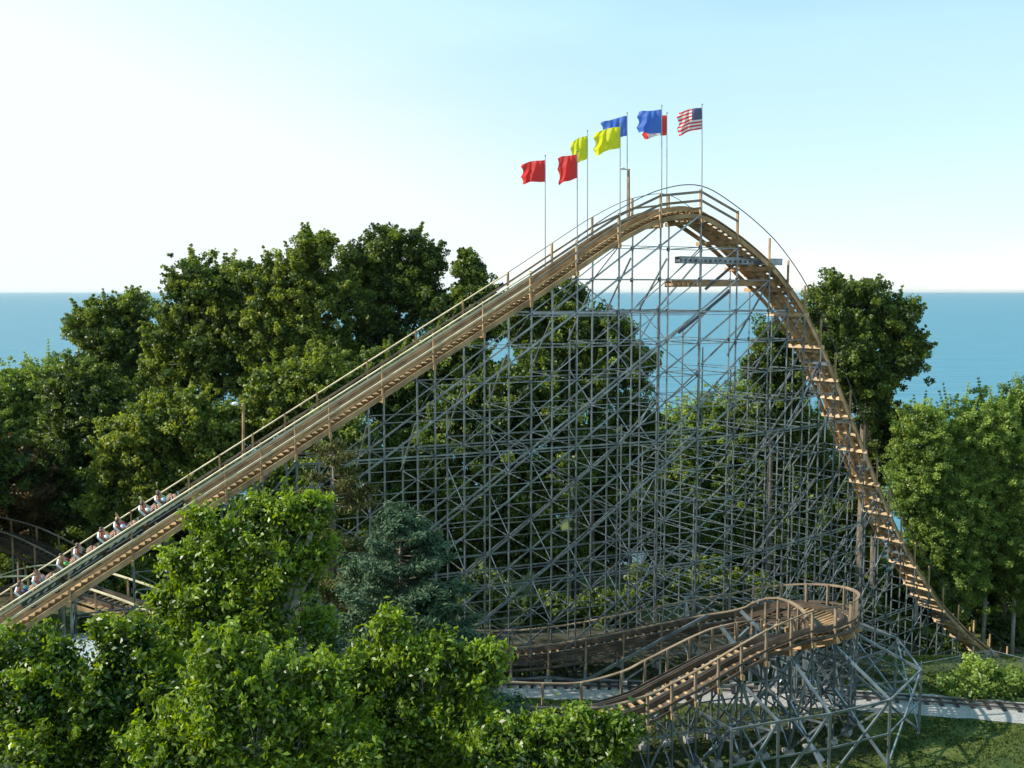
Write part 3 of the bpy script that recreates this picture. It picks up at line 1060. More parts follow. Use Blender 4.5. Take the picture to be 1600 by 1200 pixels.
# frame of the lift line
li = 3 * SUB
LD = (edge[10] - edge[1]).normalized()
LS = Vector((-LD.y, LD.x, 0)).normalized()
LU = LD.cross(LS).normalized()
if LU.z < 0: LU = -LU
rotm = Matrix((LD, LS, LU)).transposed().to_4x4()
def lift_point(px):
    x, Y = near_xy(px); p = at(px, rail_y(px), Y)
    return Vector((x, Y, p.z - RAILH)) + LS * (WID / 2)
ords = ['lead', 'second', 'third', 'fourth']
shirts = [('light blue', 'green'), ('white', 'grey'), ('pale violet', 'red'), ('white', 'orange'), ('black', 'dark green'), ('green', 'maroon'), ('grey', 'pink'), ('navy', 'teal')]
hairs = ['dark', 'brown', 'dark', 'brown', 'dark', 'blond', 'brown', 'dark', 'dark', 'brown', 'blond', 'dark', 'brown', 'dark', 'dark', 'brown']
car_px = [261.0, 193.5, 126.5, 57.5]
labels_car = ['dark green lead car at the uphill end of the climbing train',
              'dark green second car of the train, just behind the lead car', 'dark green third car of the train, ahead of the last one in view',
              'dark green fourth car of the train, lowest on the lift']
n = 0
for ci, px in enumerate(car_px):
    c = car0 if ci == 0 else copy_tree(car0)
    base = lift_point(px) + LU * 0.30
    c.matrix_world = Matrix.Translation(base) @ rotm
    tag(c, labels_car[ci], 'coaster car', 'cars of the train on the lift')
    for ri, x in enumerate((.33, -.55)):
        for si, s in enumerate((-1, 1)):
            sh = shirts[ci * 2 + ri][si]
            arm = 'up' if (n % 7 == 5) else 'bar'
            loc = base + LD * (x + .02) + LS * (s * .26) + LU * .47
            lb = 'person in %s %s shirt, %s row of the %s car, %s seat' % (
                'a', sh, 'front' if ri == 0 else 'rear', ords[ci], 'near' if s < 0 else 'far')
            lean = Matrix.Rotation(R(-9), 4, 'Y')
            person(loc, rotm @ lean, sh, hairs[n], n % 3 == 1, arm, lb, M_SKIN if n % 2 else M_SKIN2)
            n += 1

# ------------------------------------------------------------------ turnaround track in front
turn = empty('roller_coaster_turnaround', (8, 50, 0))
tag(turn, 'low wooden U-turn track with a banked curve in front of the big hill', 'roller coaster')
TO = Vector((8, 50, 0))
near_leg = [(560, 1118, 39.6), (640, 1116, 40.1), (725, 1113, 40.6), (812, 1104 + 0, 41.3), (880, 1105, 41.9), (945, 1103, 42.5), (1012, 1085, 43.2), (1050, 1066, 43.6), (1087, 1047, 44.0),
            (1123, 1026, 44.4), (1159, 1005, 44.8), (1198, 984, 45.2), (1237, 967, 45.6), (1270, 955, 46.0)]
te = []
for px, py, Y in near_leg:
    p = at(px, py, Y); te.append(Vector((p.x, Y, p.z - 1.08)))
TW = 2.7
bank = [0.0] * 9 + [-.03, -.08, -.2, -.33, -.45]
bank = [-b for b in bank]
# arc: outer edge radius
p_end = te[-1]; h0 = math.atan2(te[-1].y - te[-2].y, te[-1].x - te[-2].x)
Rr = 5.4
cen = Vector((p_end.x - Rr * math.sin(h0), p_end.y + Rr * math.cos(h0), 0))
# outer edge is on the right: centre lies to the left
steps = 10
arc_end = math.pi - R(2) - h0
for i in range(1, steps + 1):
    a = h0 + arc_end * i / steps
    q = Vector((cen.x + Rr * math.sin(a), cen.y - Rr * math.cos(a), 0))
    f = i / steps
    q.z = p_end.z + 0.45 * math.sin(math.pi * f * .9) - 2.6 * f ** 1.2
    te.append(q); bank.append(.5 * (1 - sst(.25, .85, f)))
hd = h0 + arc_end
last = te[-1].copy()
for i in range(1, 10):
    q = last + Vector((math.cos(hd), math.sin(hd), 0)) * (2.1 * i)
    q.z = 1.0 + (last.z - 1.0) * (1 - sst(-1.5, 6.5, i)) / (1 - sst(-1.5, 6.5, 0))
    te.append(q); bank.append(0.0)
# positive bank lifts the left side; for a left turn the right (outer) side must be higher
bank = [-b for b in bank]
trun = Run(te, TW, 6, bank=bank)
tm = dict(stack=M_WOOD_DK, beam=M_WOOD_DK, tie=M_WOOD, tread=M_WOOD_DK)  # turnaround wood darkened to stand in for the shade of the structure
tdeck = empty('curved_track', (0, 0, 0), parent=turn)
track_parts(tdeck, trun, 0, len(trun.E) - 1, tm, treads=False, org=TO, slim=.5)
for u in (-.08, TW + .08):
    mb = MB(TO)
    mb.sweep([e + s * u + Z * 1.08 for e, s in zip(trun.E, trun.S)], trun.S, [Z] * len(trun.E), .15, .06)
    mb.build('handrail', M_WOOD_RAIL, turn)
    mb = MB(TO)
    mb.sweep([e + s * (u * .9) + Z * .10 for e, s in zip(trun.E, trun.S)], trun.S, [Z] * len(trun.E), .05, .11)
    mb.build('side_board', M_WOOD_DK, turn)
outer_prev = None
for k in range(len(te)):
    i = min(k * 6, len(trun.E) - 1)
    e, s, d = trun.E[i], trun.S[i], trun.D[i]
    dh = Vector((d.x, d.y, 0)).normalized()
    sh = Vector((-dh.y, dh.x, 0))
    b = empty('support_bent', Vector((e.x, e.y, 0)) - TO, parent=turn)
    O = Vector((e.x, e.y, 0))
    A = Vector((e.x, e.y, 0)); B = A + sh * TW * math.cos(bank[k])
    zA = e.z - .5; zB = e.z + s.z * TW - .5
    for q, zt in ((A, zA), (B, zB)):
        mb = MB(O); mb.angle_bar(q - Z * .1, q + Z * zt, .11, .022, dh); po_ = mb.build('post', M_STEEL, b)
        mb = MB(O); mb.bar(q + Z * .0, q + Z * .28, .42, .42, up=dh); mb.build('footing', M_CONC, po_)
    mb = MB(O); mb.bar(A - sh * .25 + Z * (zA + .0), B + sh * .25 + Z * (zB + .0), .12, .24); mb.build('ledger', M_WOOD_NEW, b)
    for q, zt in ((A, zA), (B, zB)):
        mb = MB(O); mb.bar(q + Z * (zt - .2), q + Z * (zt + 1.62), .13, .10, up=dh); mb.build('handrail_post', M_WOOD_RAIL, b)
    mb = MB(O)
    for z in (1.9, 3.8, 5.6):
        if z < min(zA, zB): mb.bar(A + Z * z, B + Z * z, .05, .08)
    mb.bar(A + Z * .2 + dh * .06, B + Z * min(zB, 3.6) + dh * .06, .05, .07); mb.bar(B + Z * .2 - dh * .06, A + Z * min(zA, 3.6) - dh * .06, .05, .07)
    turning = 8 <= k <= 24 and k % 2 == 0
    if turning:       # outrigger on the outside of the curve
        C1 = A - sh * 3.1; zc = 3.3
        mb.bar(C1, C1 + Z * zc, .11, .11)
        mb.bar(C1 + Z * zc, A + Z * (zA - .3), .09, .12); mb.bar(C1 + Z * (zc - .5), A + Z * 2.0, .07, .09)
        mb.bar(C1 + Z * .2, A + Z * (zA - 2.4), .08, .12); mb.bar(A + Z * .2, C1 + Z * (zc - .2), .07, .1)
        if outer_prev is not None:
            mb.bar(outer_prev + Z * zc, C1 + Z * zc, .08, .1); mb.bar(outer_prev + Z * 1.7, C1 + Z * 1.7, .06, .08)
            mb.bar(outer_prev + Z * .2, C1 + Z * zc, .07, .11)
        outer_prev = C1
    mb.build_split('cross_bracing', M_STEEL, b)
    if k:
        mb = MB(TO)
        for (P_, zp), (Q_, zq) in (((pA, pzA), (A, zA)), ((pB, pzB), (B, zB))):
            for z in (1.9, 3.8, 5.6):
                if z < min(zp, zq) + .2: mb.bar(P_ + Z * z, Q_ + Z * z, .05, .07)
            if k % 3 == 1: mb.bar(P_ + Z * .2, Q_ + Z * min(zq - .3, 4.6), .05, .10)
            elif k % 3 == 2: mb.bar(P_ + Z * min(zp - .3, 4.6), Q_ + Z * .2, .05, .10)
        mb.build_split('bay_bracing', M_STEEL, turn)
    pA, pB, pzA, pzB = A, B, zA, zB
# long raking struts inside the turn
for a, b in (((5.5, 46.2, .2), (12.0, 49.0, 5.0)), ((9, 44.8, .2), (15.2, 48.5, 4.8)), ((4.5, 49.5, .2), (9.5, 46.6, 4.2)), ((14.5, 44.5, .2), (10.5, 48.9, 5.2)), ((3.2, 53, .2), (10.8, 53.5, 4.2)), ((17.5, 47.8, .3), (12.5, 53.0, 4.6))):
    mb = MB(TO); mb.bar(a, b, .12, .16); mb.build('raking_strut', M_STEEL, turn)

# ------------------------------------------------------------------ distant low tracks at the left
def low_track(pts, label, dim=False, rootname='coaster_track'):
    P_ = [at(*p) for p in pts]
    O = Vector((P_[0].x, P_[0].y, 0))
    root = empty(rootname, O); tag(root, label, 'coaster track')
    rn = Run(P_, 2.5, 5)
    sub = empty('track_bed', (0, 0, 0), parent=root)
    track_parts(sub, rn, 0, len(rn.E) - 1, dict(stack=M_WOOD_DK, beam=M_WOOD_DK if dim else M_WOOD, tie=M_WOOD_DK, tread=M_WOOD_DK if dim else M_WOOD), treads=False, org=O)  # dim: darker wood takes the place of shade on the track
    for u in (-.05, 2.55):
        mb = MB(O); mb.sweep([e + s * u + Z * 1.05 for e, s in zip(rn.E, rn.S)], rn.S, [Z] * len(rn.E), .14, .07); mb.build('handrail', M_WOOD_GREY if dim else M_WOOD_PALE, root)
    for k in range(len(P_)):
        i = min(k * 5, len(rn.E) - 1)
        e, s, d = rn.E[i], rn.S[i], rn.D[i]
        for u in (0, 2.5):
            q = e + s * u
            mb = MB(O); mb.bar(Vector((q.x, q.y, ground_z(q.x, q.y) - .1)), q - Z * .4, .11, .11); mb.build('post', M_STEEL, root)
            mb = MB(O); mb.bar(q - Z * .4, q + Z * 1.08, .11, .11); mb.build('handrail_post', M_WOOD, root)
low_track([(-70, 950, 60), (-10, 930, 59), (45, 927, 58), (100, 935, 57), (150, 950, 56), (205, 970, 55), (262, 996, 54), (320, 1020, 53)],
          'low brown wooden track curving under the left end of the lift')
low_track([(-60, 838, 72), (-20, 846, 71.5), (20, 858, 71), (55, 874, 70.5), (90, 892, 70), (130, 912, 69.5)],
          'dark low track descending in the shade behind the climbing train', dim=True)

# ------------------------------------------------------------------ miniature railway
rw = empty('miniature_railway', (24, 51.6, .03)); tag(rw, 'narrow miniature railway track on pale gravel crossing the lawn', 'railway track')
RO = Vector((24, 51.6, .03))
pp = [Vector((x, y, .07)) for x, y in rail_path]
ss = []
for i in range(len(pp)):
    d = (pp[min(len(pp) - 1, i + 1)] - pp[max(0, i - 1)]).normalized(); ss.append(Vector((-d.y, d.x, 0)))
for off in (-.28, .28):
    mb = MB(RO); mb.sweep([p + s * off + Z * .07 for p, s in zip(pp, ss)], ss, [Z] * len(pp), .06, .10); mb.build('rail', M_RAILSTEEL, rw)
mb = MB(RO)
for i in range(len(pp) - 1):
    nseg = max(1, int((pp[i + 1] - pp[i]).length / .55))
    for k in range(nseg):
        p = pp[i].lerp(pp[i + 1], k / nseg); s = ss[i]
        mb.bar(p - s * .55, p + s * .55, .18, .09)
mb.build('sleepers', M_BLACK, rw)

# ------------------------------------------------------------------ fence, sheds
fpts = [at(1378, 1041, 55.4), at(1440, 1036, 55.6), at(1500, 1025, 56.2), at(1549, 1016, 56.8), at(1600, 1029, 55.6), at(1660, 1040, 54.6)]
fo = empty('chain_link_fence', (fpts[0].x, fpts[0].y, 0)); tag(fo, 'thin wire fence with pale top rail running behind the round bush', 'fence')
FO = Vector((fpts[0].x, fpts[0].y, 0))
mb = MB(FO); mb.tube(fpts, .022, 6); mb.build('top_rail', M_STEEL, fo)
for p in fpts:
    mb = MB(FO); mb.tube([Vector((p.x, p.y, ground_z(p.x, p.y))), p + Z * .1], .035, 6); mb.build('post', M_STEEL, fo)
mb = MB(FO)
for a, b in zip(fpts, fpts[1:]):
    ga = Vector((a.x, a.y, ground_z(a.x, a.y))); gb = Vector((b.x, b.y, ground_z(b.x, b.y)))
    nn_ = int((b - a).length / .22)
    for k in range(nn_):
        t0 = k / nn_
        for sgn in (0, 1):
            t1 = min(1, max(0, t0 + (1 if sgn else -1) * 1.5 / (b - a).length))
            mb.bar(ga.lerp(gb, t0), a.lerp(b, t1), .008, .008)
mb.build('wire_mesh', M_STEEL, fo)

M_ROOF_P = mat('pale_roof', (.33, .37, .38), rough=.6, var=.12)
M_WALLP = mat('painted_wall', (.30, .27, .22), rough=.8, var=.15)
def shed(c, w, d, h, rot, label, roofm):
    o = empty('shed', (c.x, c.y, ground_z(c.x, c.y)), rot); tag(o, label, 'shed')
    zt = c.z - ground_z(c.x, c.y)
    mb = MB(); mb.bar((-w / 2, 0, (zt - .5) / 2 - .1), (w / 2, 0, (zt - .5) / 2 - .1), d, zt - .3); wl_ = mb.build('wall', M_WALLP, o)
    mb = MB()
    e = .4; z0 = zt - .45; hw = w / 2 + e; hd = d / 2 + e
    V = [(-hw, -hd, z0), (hw, -hd, z0), (hw, hd, z0), (-hw, hd, z0), (-hw, 0, z0 + h), (hw, 0, z0 + h), (-hw, -hd, z0 - .1), (hw, -hd, z0 - .1), (hw, hd, z0 - .1), (-hw, hd, z0 - .1)]
    mb.add(V, [(0, 1, 5, 4), (2, 3, 4, 5), (0, 4, 3), (1, 2, 5), (6, 7, 1, 0), (7, 8, 2, 1), (8, 9, 3, 2), (9, 6, 0, 3), (9, 8, 7, 6)])
    mb.build('roof', roofm, o)
    mb = MB(); mb.bar((-.45, -d / 2 - .02, 1.0), (.45, -d / 2 - .02, 1.0), .06, 2.0); dr = mb.build('door', M_WOOD, o)
    mb = MB(); mb.ball((.35, -d / 2 - .08, 1.0), .04, .04, .04, nu=6, nv=4); mb.build('handle', M_LAMP, dr)
    for xx in (-w * .32, w * .32):
        mb = MB(); mb.bar((xx - .4, -d / 2 - .01, 1.5), (xx + .4, -d / 2 - .01, 1.5), .05, .8); wd = mb.build('window', M_LAMP, o)
        mb = MB(); mb.bar((xx - .33, -d / 2 - .04, 1.5), (xx + .33, -d / 2 - .04, 1.5), .02, .66); mb.build('pane', M_BLACK, wd)
shed(at(95, 1005, 45), 5.2, 4.0, .5, R(12), 'small shed with a pale flat roof at the bottom left below the lift', M_ROOF_P)
shed(at(965, 862, 92), 4.5, 4.0, .8, R(-20), 'small shed with a bright white roof glimpsed through the steel lattice', mat('white_roof', (.8, .8, .8), rough=.6, var=.05))

# ------------------------------------------------------------------ trees
def leaves_mesh(name, centers, normals, size, rng, var, aspect=1.6, fold=0.25):
    n = len(centers)
    nrm = normals / np.maximum(1e-6, np.linalg.norm(normals, axis=1, keepdims=True))
    t = rng.normal(size=(n, 3))
    t -= nrm * np.sum(t * nrm, axis=1, keepdims=True)
    t /= np.maximum(1e-6, np.linalg.norm(t, axis=1, keepdims=True))
    b = np.cross(nrm, t)
    sz = size * rng.uniform(.65, 1.3, size=(n, 1))
    L = t * sz * aspect * .5
    W = b * sz * .5
    up = nrm * sz * fold
    V = np.empty((n, 4, 3))
    V[:, 0] = centers - L
    V[:, 1] = centers - W + up
    V[:, 2] = centers + L - up * .6
    V[:, 3] = centers + W + up
    me = bpy.data.meshes.new(name)
    me.vertices.add(n * 4); me.vertices.foreach_set('co', V.reshape(-1).astype(np.float32))
    me.loops.add(n * 4); me.loops.foreach_set('vertex_index', np.arange(n * 4, dtype=np.int32))
    me.polygons.add(n); me.polygons.foreach_set('loop_start', np.arange(0, n * 4, 4, dtype=np.int32))
    me.polygons.foreach_set('loop_total', np.full(n, 4, dtype=np.int32))
    me.update(calc_edges=True)
    a = me.attributes.new('leafvar', 'FLOAT', 'FACE')
    a.data.foreach_set('value', np.clip(var + rng.normal(size=n) * .14, 0, 1).astype(np.float32))
    return me


LM = {
    'maple': leaf_mat('maple_leaf', (0.018, 0.060, 0.006), (0.26, 0.38, 0.035), trans=.46, rough=.40, spec=.6),
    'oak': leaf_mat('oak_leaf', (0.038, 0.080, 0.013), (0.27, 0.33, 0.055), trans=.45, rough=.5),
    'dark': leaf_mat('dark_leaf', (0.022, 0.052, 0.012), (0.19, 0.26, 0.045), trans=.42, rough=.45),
    'poplar': leaf_mat('poplar_leaf', (0.09, 0.16, 0.03), (0.37, 0.48, 0.11), trans=.5, rough=.45),
    'spruce': leaf_mat('spruce_needle', (0.022, 0.058, 0.028), (0.12, 0.19, 0.10), trans=.12, rough=.6, spec=.3),
    'brown': leaf_mat('brown_needle', (0.040, 0.050, 0.012), (0.14, 0.135, 0.035), trans=.15, rough=.7, spec=.3),
    'rust': leaf_mat('rusty_leaf', (0.050, 0.050, 0.014), (0.140, 0.100, 0.035), trans=.25, rough=.6),
}
KINDS = {  # leaf size, clump radius, clump squash, leaves/clump
    'maple': dict(size=.067, cl=.27, per=66, aspect=2.2),
    'oak': dict(size=.18, cl=.50, per=58, aspect=1.4),
    'dark': dict(size=.18, cl=.52, per=66, aspect=1.4),
    'poplar': dict(size=.135, cl=.36, per=46, aspect=1.4),
    'rust': dict(size=.2, cl=.6, per=80, aspect=1.4),
}


def tree(lobes, kind, label, name='tree', base=None, group=None, seed=0, dens=1.0, trunk_r=.28, lean=0.0, bark=M_BARK, hollow=.5):
    """lobes: (px, py, Y, radius_px[, vertical stretch]) -> one tree with trunk, limbs and leaf clumps"""
    rng = np.random.default_rng(seed + 100)
    kd = KINDS[kind]
    cs = []
    for lb in lobes:
        c = at(lb[0], lb[1], lb[2]); r = lb[3] * lb[2] / F
        cs.append((c, r, lb[4] if len(lb) > 4 else 1.0))
    if base is None:
        mxx = sum(c.x * r for c, r, _ in cs) / sum(r for _, r, _ in cs); mxy = sum(c.y * r for c, r, _ in cs) / sum(r for _, r, _ in cs)
        base = (mxx, mxy)
    gz = ground_z(*base)
    B = Vector((base[0], base[1], gz))
    root = empty(name, B)
    tag(root, label, 'tree' if name not in ('bush', 'shrub') else 'bush', group)
    C = []; Nn = []; Vr = []
    clump_centers = []
    def emit(cc, cr, cvar, d):
        m = len(cc)
        per = (kd['per'] * (cr / kd['cl']) ** 1.6).astype(int) + 3
        idx = np.repeat(np.arange(m), per)
        k = len(idx)
        g = rng.normal(size=(k, 3)); g /= np.linalg.norm(g, axis=1, keepdims=True)
        g *= ((np.abs(rng.normal(size=k)) * .75 + .1) if kind == 'maple' else rng.random(k) ** .45)[:, None]
        C.append(cc[idx] + g * cr[idx][:, None] * np.array([1.0, 1.0, .8]))
        Nn.append(g * .5 + d[idx] * .35 + (np.array([-.25, -.1, .15]) if kind == 'maple' else np.array([-.15, 0, .5])) + rng.normal(size=(k, 3)) * 1.0)
        Vr.append(cvar[idx])
    shoots = []
    for (c, r, st) in cs:
        ns = int(9 + r * 4.5) if kind == 'maple' else int(6 + r * 3.0)
        for q in range(ns):
            d = rng.normal(size=3); d[2] = abs(d[2]) * 1.1 + .25; d /= np.linalg.norm(d)
            L = r * rng.uniform(1.0, 1.6 if kind == 'maple' else 1.42)
            ts = np.arange(.55, 1.0, kd['cl'] * .55 / L) if L > .2 else np.array([.8])
            pts = np.array(c) + d * (ts * L)[:, None] * np.array([1, 1, st]) + np.array([0, 0, 1]) * (ts ** 2 * .12 * L)[:, None]
            cr = kd['cl'] * (1.0 - .62 * (ts - .55) / .45) * rng.uniform(.5, .85)
            emit(pts, cr, np.full(len(ts), rng.uniform(.25, 1.0)), np.repeat(d[None], len(ts), 0))
            shoots.append((c, Vector(pts[-1])))
    for (c, r, st) in cs:
        vol = 4.0 * math.pi * r * r * max(.6, st)            # area-like count
        m = max(8, int(dens * (.52 if kind == 'maple' else .7) * vol / (kd['cl'] ** 2 * 1.15)))
        d = rng.normal(size=(m, 3)); d /= np.linalg.norm(d, axis=1, keepdims=True)
        rad = hollow * .8 + (1 - hollow * .8) * rng.random(m) ** .8
        lumps = 1 + .20 * np.sin(d[:, 0] * 5 + seed) * np.cos(d[:, 2] * 6 + seed * 2) + .17 * rng.normal(size=m)
        cc = np.array(c) + d * (rad * lumps)[:, None] * r * np.array([1, 1, st])
        cr = kd['cl'] * rng.uniform((.45), 1.5, m)
        cvar = rng.uniform(.0, .95, m) ** 1.3
        emit(cc, cr, cvar, d)
        sel = rng.choice(m, size=min(m, 6 + m // 14), replace=False)
        clump_centers += [(Vector(cc[s_]), c) for s_ in sel]
    C = np.concatenate(C) - np.array(B); Nn = np.concatenate(Nn); Vr = np.concatenate(Vr)
    me = leaves_mesh('crown', C, Nn, kd['size'], rng, Vr, aspect=kd['aspect'])
    link_mesh('crown', me, LM[kind], root)
    
    rr = random.Random(seed)
    top = max(cs, key=lambda q: q[0].z)[0]
    mid = Vector((base[0], base[1], gz + (min(c.z for c, _, _ in cs) - gz) * .75))
    mb = MB(B)
    mb.tube([B - Z * .3, B + (mid - B) * .5 + Vector((rr.uniform(-.2, .2), 0, 0)), mid, mid.lerp(top, .55), top],
            [trunk_r * 1.25, trunk_r, trunk_r * .85, trunk_r * .5, trunk_r * .12], 8)
    for (c, r, st) in cs:
        a = mid.lerp(Vector((mid.x, mid.y, c.z)), .3)
        w = a.lerp(c, .5) + Vector((rr.uniform(-.3, .3), rr.uniform(-.3, .3), rr.uniform(-.2, .3)))
        mb.tube([a, w, c], [trunk_r * .5, trunk_r * .34, trunk_r * .18], 6)
    for (q, c) in clump_centers:
        w = c.lerp(q, .5) + Vector((rr.uniform(-.2, .2), rr.uniform(-.2, .2), rr.uniform(-.15, .1)))
        mb.tube([c, w, q], [trunk_r * .17, trunk_r * .1, trunk_r * .04], 5)
    for (c, q) in shoots:
        mb.tube([c, q], [trunk_r * .12, trunk_r * .03], 4, cap=False)
    mb.build('trunk', bark, root, smooth=True)
    return root


def conifer(apex, Y, base_w, ybot, label, kind, seed, name, gap=0.42, droop=.12, round_top=.35, n_leader=1, sparse=1.0, tuft=.16):
    """tiered conifer: whorled branches carrying needle sprays"""
    rng = np.random.default_rng(seed)
    top = at(apex[0], apex[1], Y); gz = ground_z(top.x, Y)
    B = Vector((top.x, Y, gz))
    H = top.z - gz
    root = empty(name, B); tag(root, label, 'tree')
    zb = at(apex[0], ybot, Y).z
    span = top.z - zb
    Rm = base_w * Y / F / 2
    C = []; N_ = []; Vr = []
    mb = MB(B)
    mb.tube([B - Z * .2, B + Z * H * .5, top], [.2, .13, .03], 7)
    z = top.z - .15
    while z > max(gz + 1.2, zb - 3):
        f = (top.z - z) / span
        rad = Rm * min(1.15, (round_top + (1 - round_top) * f) if f > .12 else (f / .12) * round_top * 1.1 + .08)
        nb = int((5 + 5 * min(1, f)) * sparse) + 1
        for k in range(nb):
            a = rng.uniform(0, 2 * math.pi)
            L = rad * rng.uniform(.62, 1.12)
            d = np.array([math.cos(a), math.sin(a), 0])
            rise = rng.uniform(.0, .35) * (1 - f) - droop * f
            o = np.array([top.x, Y, z + rng.uniform(-.15, .15)])
            ts = np.linspace(.12, 1, 5)
            pts = [o + d * L * t + np.array([0, 0, rise * L * t - .18 * L * t * (1 - t) + .12 * L * t * t]) for t in ts]
            mb.tube([Vector(o)] + [Vector(p) for p in pts], [.035, .03, .025, .02, .014, .008], 4, cap=False)
            m = int(L * 24) + 4
            for q in range(m):
                t = rng.uniform(.25, 1.03) ** .8
                p = o + d * L * t + np.array([0, 0, rise * L * t - .18 * L * t * (1 - t) + .12 * L * t * t])
                side = np.array([-d[1], d[0], 0]) * rng.normal() * .30 * L * (1.15 - t) * .9
                p = p + side + np.array([0, 0, rng.normal() * .05])
                nn_ = 11
                pts_ = p + rng.normal(size=(nn_, 3)) * np.array([tuft * .62, tuft * .62, tuft * .42])
                C.append(pts_); N_.append(rng.normal(size=(nn_, 3)) * .6 + np.array([0, 0, .7]) + d * .3)
                Vr.append(np.full(nn_, rng.uniform(.1, .9)))
        z -= gap * rng.uniform(.75, 1.25)
    C = np.concatenate(C) - np.array(B); N_ = np.concatenate(N_); Vr = np.concatenate(Vr)
    me = leaves_mesh('crown', C, N_, .055, rng, Vr, aspect=3.6, fold=.15)
    link_mesh('crown', me, LM[kind], root)
    mb.build('trunk', M_BARK, root, smooth=True)


GB = 'tall trees behind the lift hill'
GR = 'pale green poplars at the right edge'
GT = 'slender poplars behind the steel lattice'
GF = 'leafy trees in the near foreground'
GD = 'dark trees filling the shade behind the lattice'
# far row, left to right
tree([(170, 520, 92, 52), (205, 485, 92, 32), (140, 510, 92, 34), (185, 575, 92, 55), (215, 545, 92, 40)], 'dark', 'dark rounded tree standing out against the lake, left of the tall crowns', group=GB, seed=1, trunk_r=.35)
tree([(300, 440, 84, 42), (340, 470, 84, 60), (280, 520, 84, 50), (390, 455, 84, 45), (350, 560, 84, 75), (260, 590, 84, 50)], 'oak', 'broad yellowish green tree with crown just above the lake horizon at left', group=GB, seed=2, trunk_r=.4)
tree([(430, 450, 82, 42), (488, 392, 82, 32), (470, 440, 82, 45), (505, 380, 82, 15), (440, 530, 82, 70), (520, 470, 82, 45), (500, 560, 82, 60)], 'oak', 'tall tree with a narrow open top rising above its left neighbour', group=GB, seed=3, trunk_r=.4, dens=.9)
tree([(600, 385, 86, 30), (640, 395, 86, 38), (560, 420, 86, 36), (670, 410, 86, 28), (615, 450, 86, 55), (660, 470, 86, 40), (590, 530, 86, 60)], 'dark', 'tallest dark green tree with open leafy twin top beside the lift', group=GB, seed=4, trunk_r=.42, dens=.8)
tree([(733, 425, 84, 24), (728, 400, 84, 11), (745, 460, 84, 34), (710, 500, 84, 45), (760, 500, 84, 35)], 'dark', 'small pointed tree top just left of the upper lift track', group=GB, seed=5, trunk_r=.3)
tree([(120, 610, 80, 50), (165, 650, 80, 60), (110, 700, 80, 55), (140, 780, 80, 60)], 'dark', 'dark tree below the rounded tree at the left, above the train', group=GB, seed=6, trunk_r=.35)
tree([(230, 680, 72, 58), (190, 720, 72, 50), (290, 660, 72, 55), (340, 690, 72, 50), (250, 750, 72, 60), (180, 790, 72, 48), (320, 740, 72, 50)], 'oak', 'sunlit yellow green tree low behind the lower lift track', group=GB, seed=7, trunk_r=.35)
tree([(430, 620, 74, 55), (500, 610, 74, 60), (400, 660, 74, 40), (480, 680, 74, 50)], 'oak', 'olive green tree directly behind the middle of the lift track', group=GB, seed=8, trunk_r=.35)
tree([(560, 600, 78, 55), (620, 590, 78, 50), (690, 560, 78, 50), (640, 650, 78, 60), (730, 580, 78, 50)], 'dark', 'dark tree showing both above and below the lift track', group=GB, seed=9, trunk_r=.35)
for i, (px, py, r, st, lb) in enumerate([(20, 630, 42, 1.5, 'pale feathery poplar at the far left edge by the lake'), (75, 620, 42, 1.5, 'pale feathery poplar beside the dark tree at the far left'), (-20, 660, 40, 1.4, 'pale feathery poplar cut by the left edge of the view')]):
    tree([(px, py, 100, r, st), (px + 8, py + 60, 100, r * 1.1, 1.2)], 'poplar', lb, name='poplar_tree', group='feathery poplars at the far left', seed=20 + i, trunk_r=.2)
tree([(20, 730, 78, 45), (60, 760, 78, 42), (-10, 790, 78, 45), (40, 820, 78, 40)], 'rust', 'brownish rusty tree low at the left edge behind the train', seed=25, trunk_r=.22)
# behind the lattice
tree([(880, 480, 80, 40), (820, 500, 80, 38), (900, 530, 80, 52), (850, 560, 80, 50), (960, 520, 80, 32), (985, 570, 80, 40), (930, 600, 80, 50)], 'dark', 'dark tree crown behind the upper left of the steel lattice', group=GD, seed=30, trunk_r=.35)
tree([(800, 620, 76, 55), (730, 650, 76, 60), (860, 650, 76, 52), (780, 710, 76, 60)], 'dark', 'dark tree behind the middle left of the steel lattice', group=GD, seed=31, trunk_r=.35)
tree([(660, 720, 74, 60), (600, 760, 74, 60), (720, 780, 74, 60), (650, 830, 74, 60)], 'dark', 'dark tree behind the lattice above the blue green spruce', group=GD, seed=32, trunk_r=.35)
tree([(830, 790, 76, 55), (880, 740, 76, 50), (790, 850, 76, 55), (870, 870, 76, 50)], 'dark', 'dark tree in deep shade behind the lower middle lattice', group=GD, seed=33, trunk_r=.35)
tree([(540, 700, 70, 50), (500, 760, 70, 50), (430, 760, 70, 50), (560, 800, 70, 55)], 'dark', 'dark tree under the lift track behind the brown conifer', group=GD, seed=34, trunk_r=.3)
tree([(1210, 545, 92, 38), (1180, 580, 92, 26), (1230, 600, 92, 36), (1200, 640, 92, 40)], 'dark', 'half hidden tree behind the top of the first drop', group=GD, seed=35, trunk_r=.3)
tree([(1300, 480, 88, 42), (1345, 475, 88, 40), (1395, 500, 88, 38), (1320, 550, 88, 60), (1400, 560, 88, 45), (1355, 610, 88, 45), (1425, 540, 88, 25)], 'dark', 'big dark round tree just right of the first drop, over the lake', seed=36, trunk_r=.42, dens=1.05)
tree([(1385, 665, 92, 36), (1360, 700, 92, 40), (1410, 700, 92, 28), (1340, 760, 92, 45)], 'dark', 'dark tree below the big round tree right of the drop', group=GD, seed=37, trunk_r=.3)
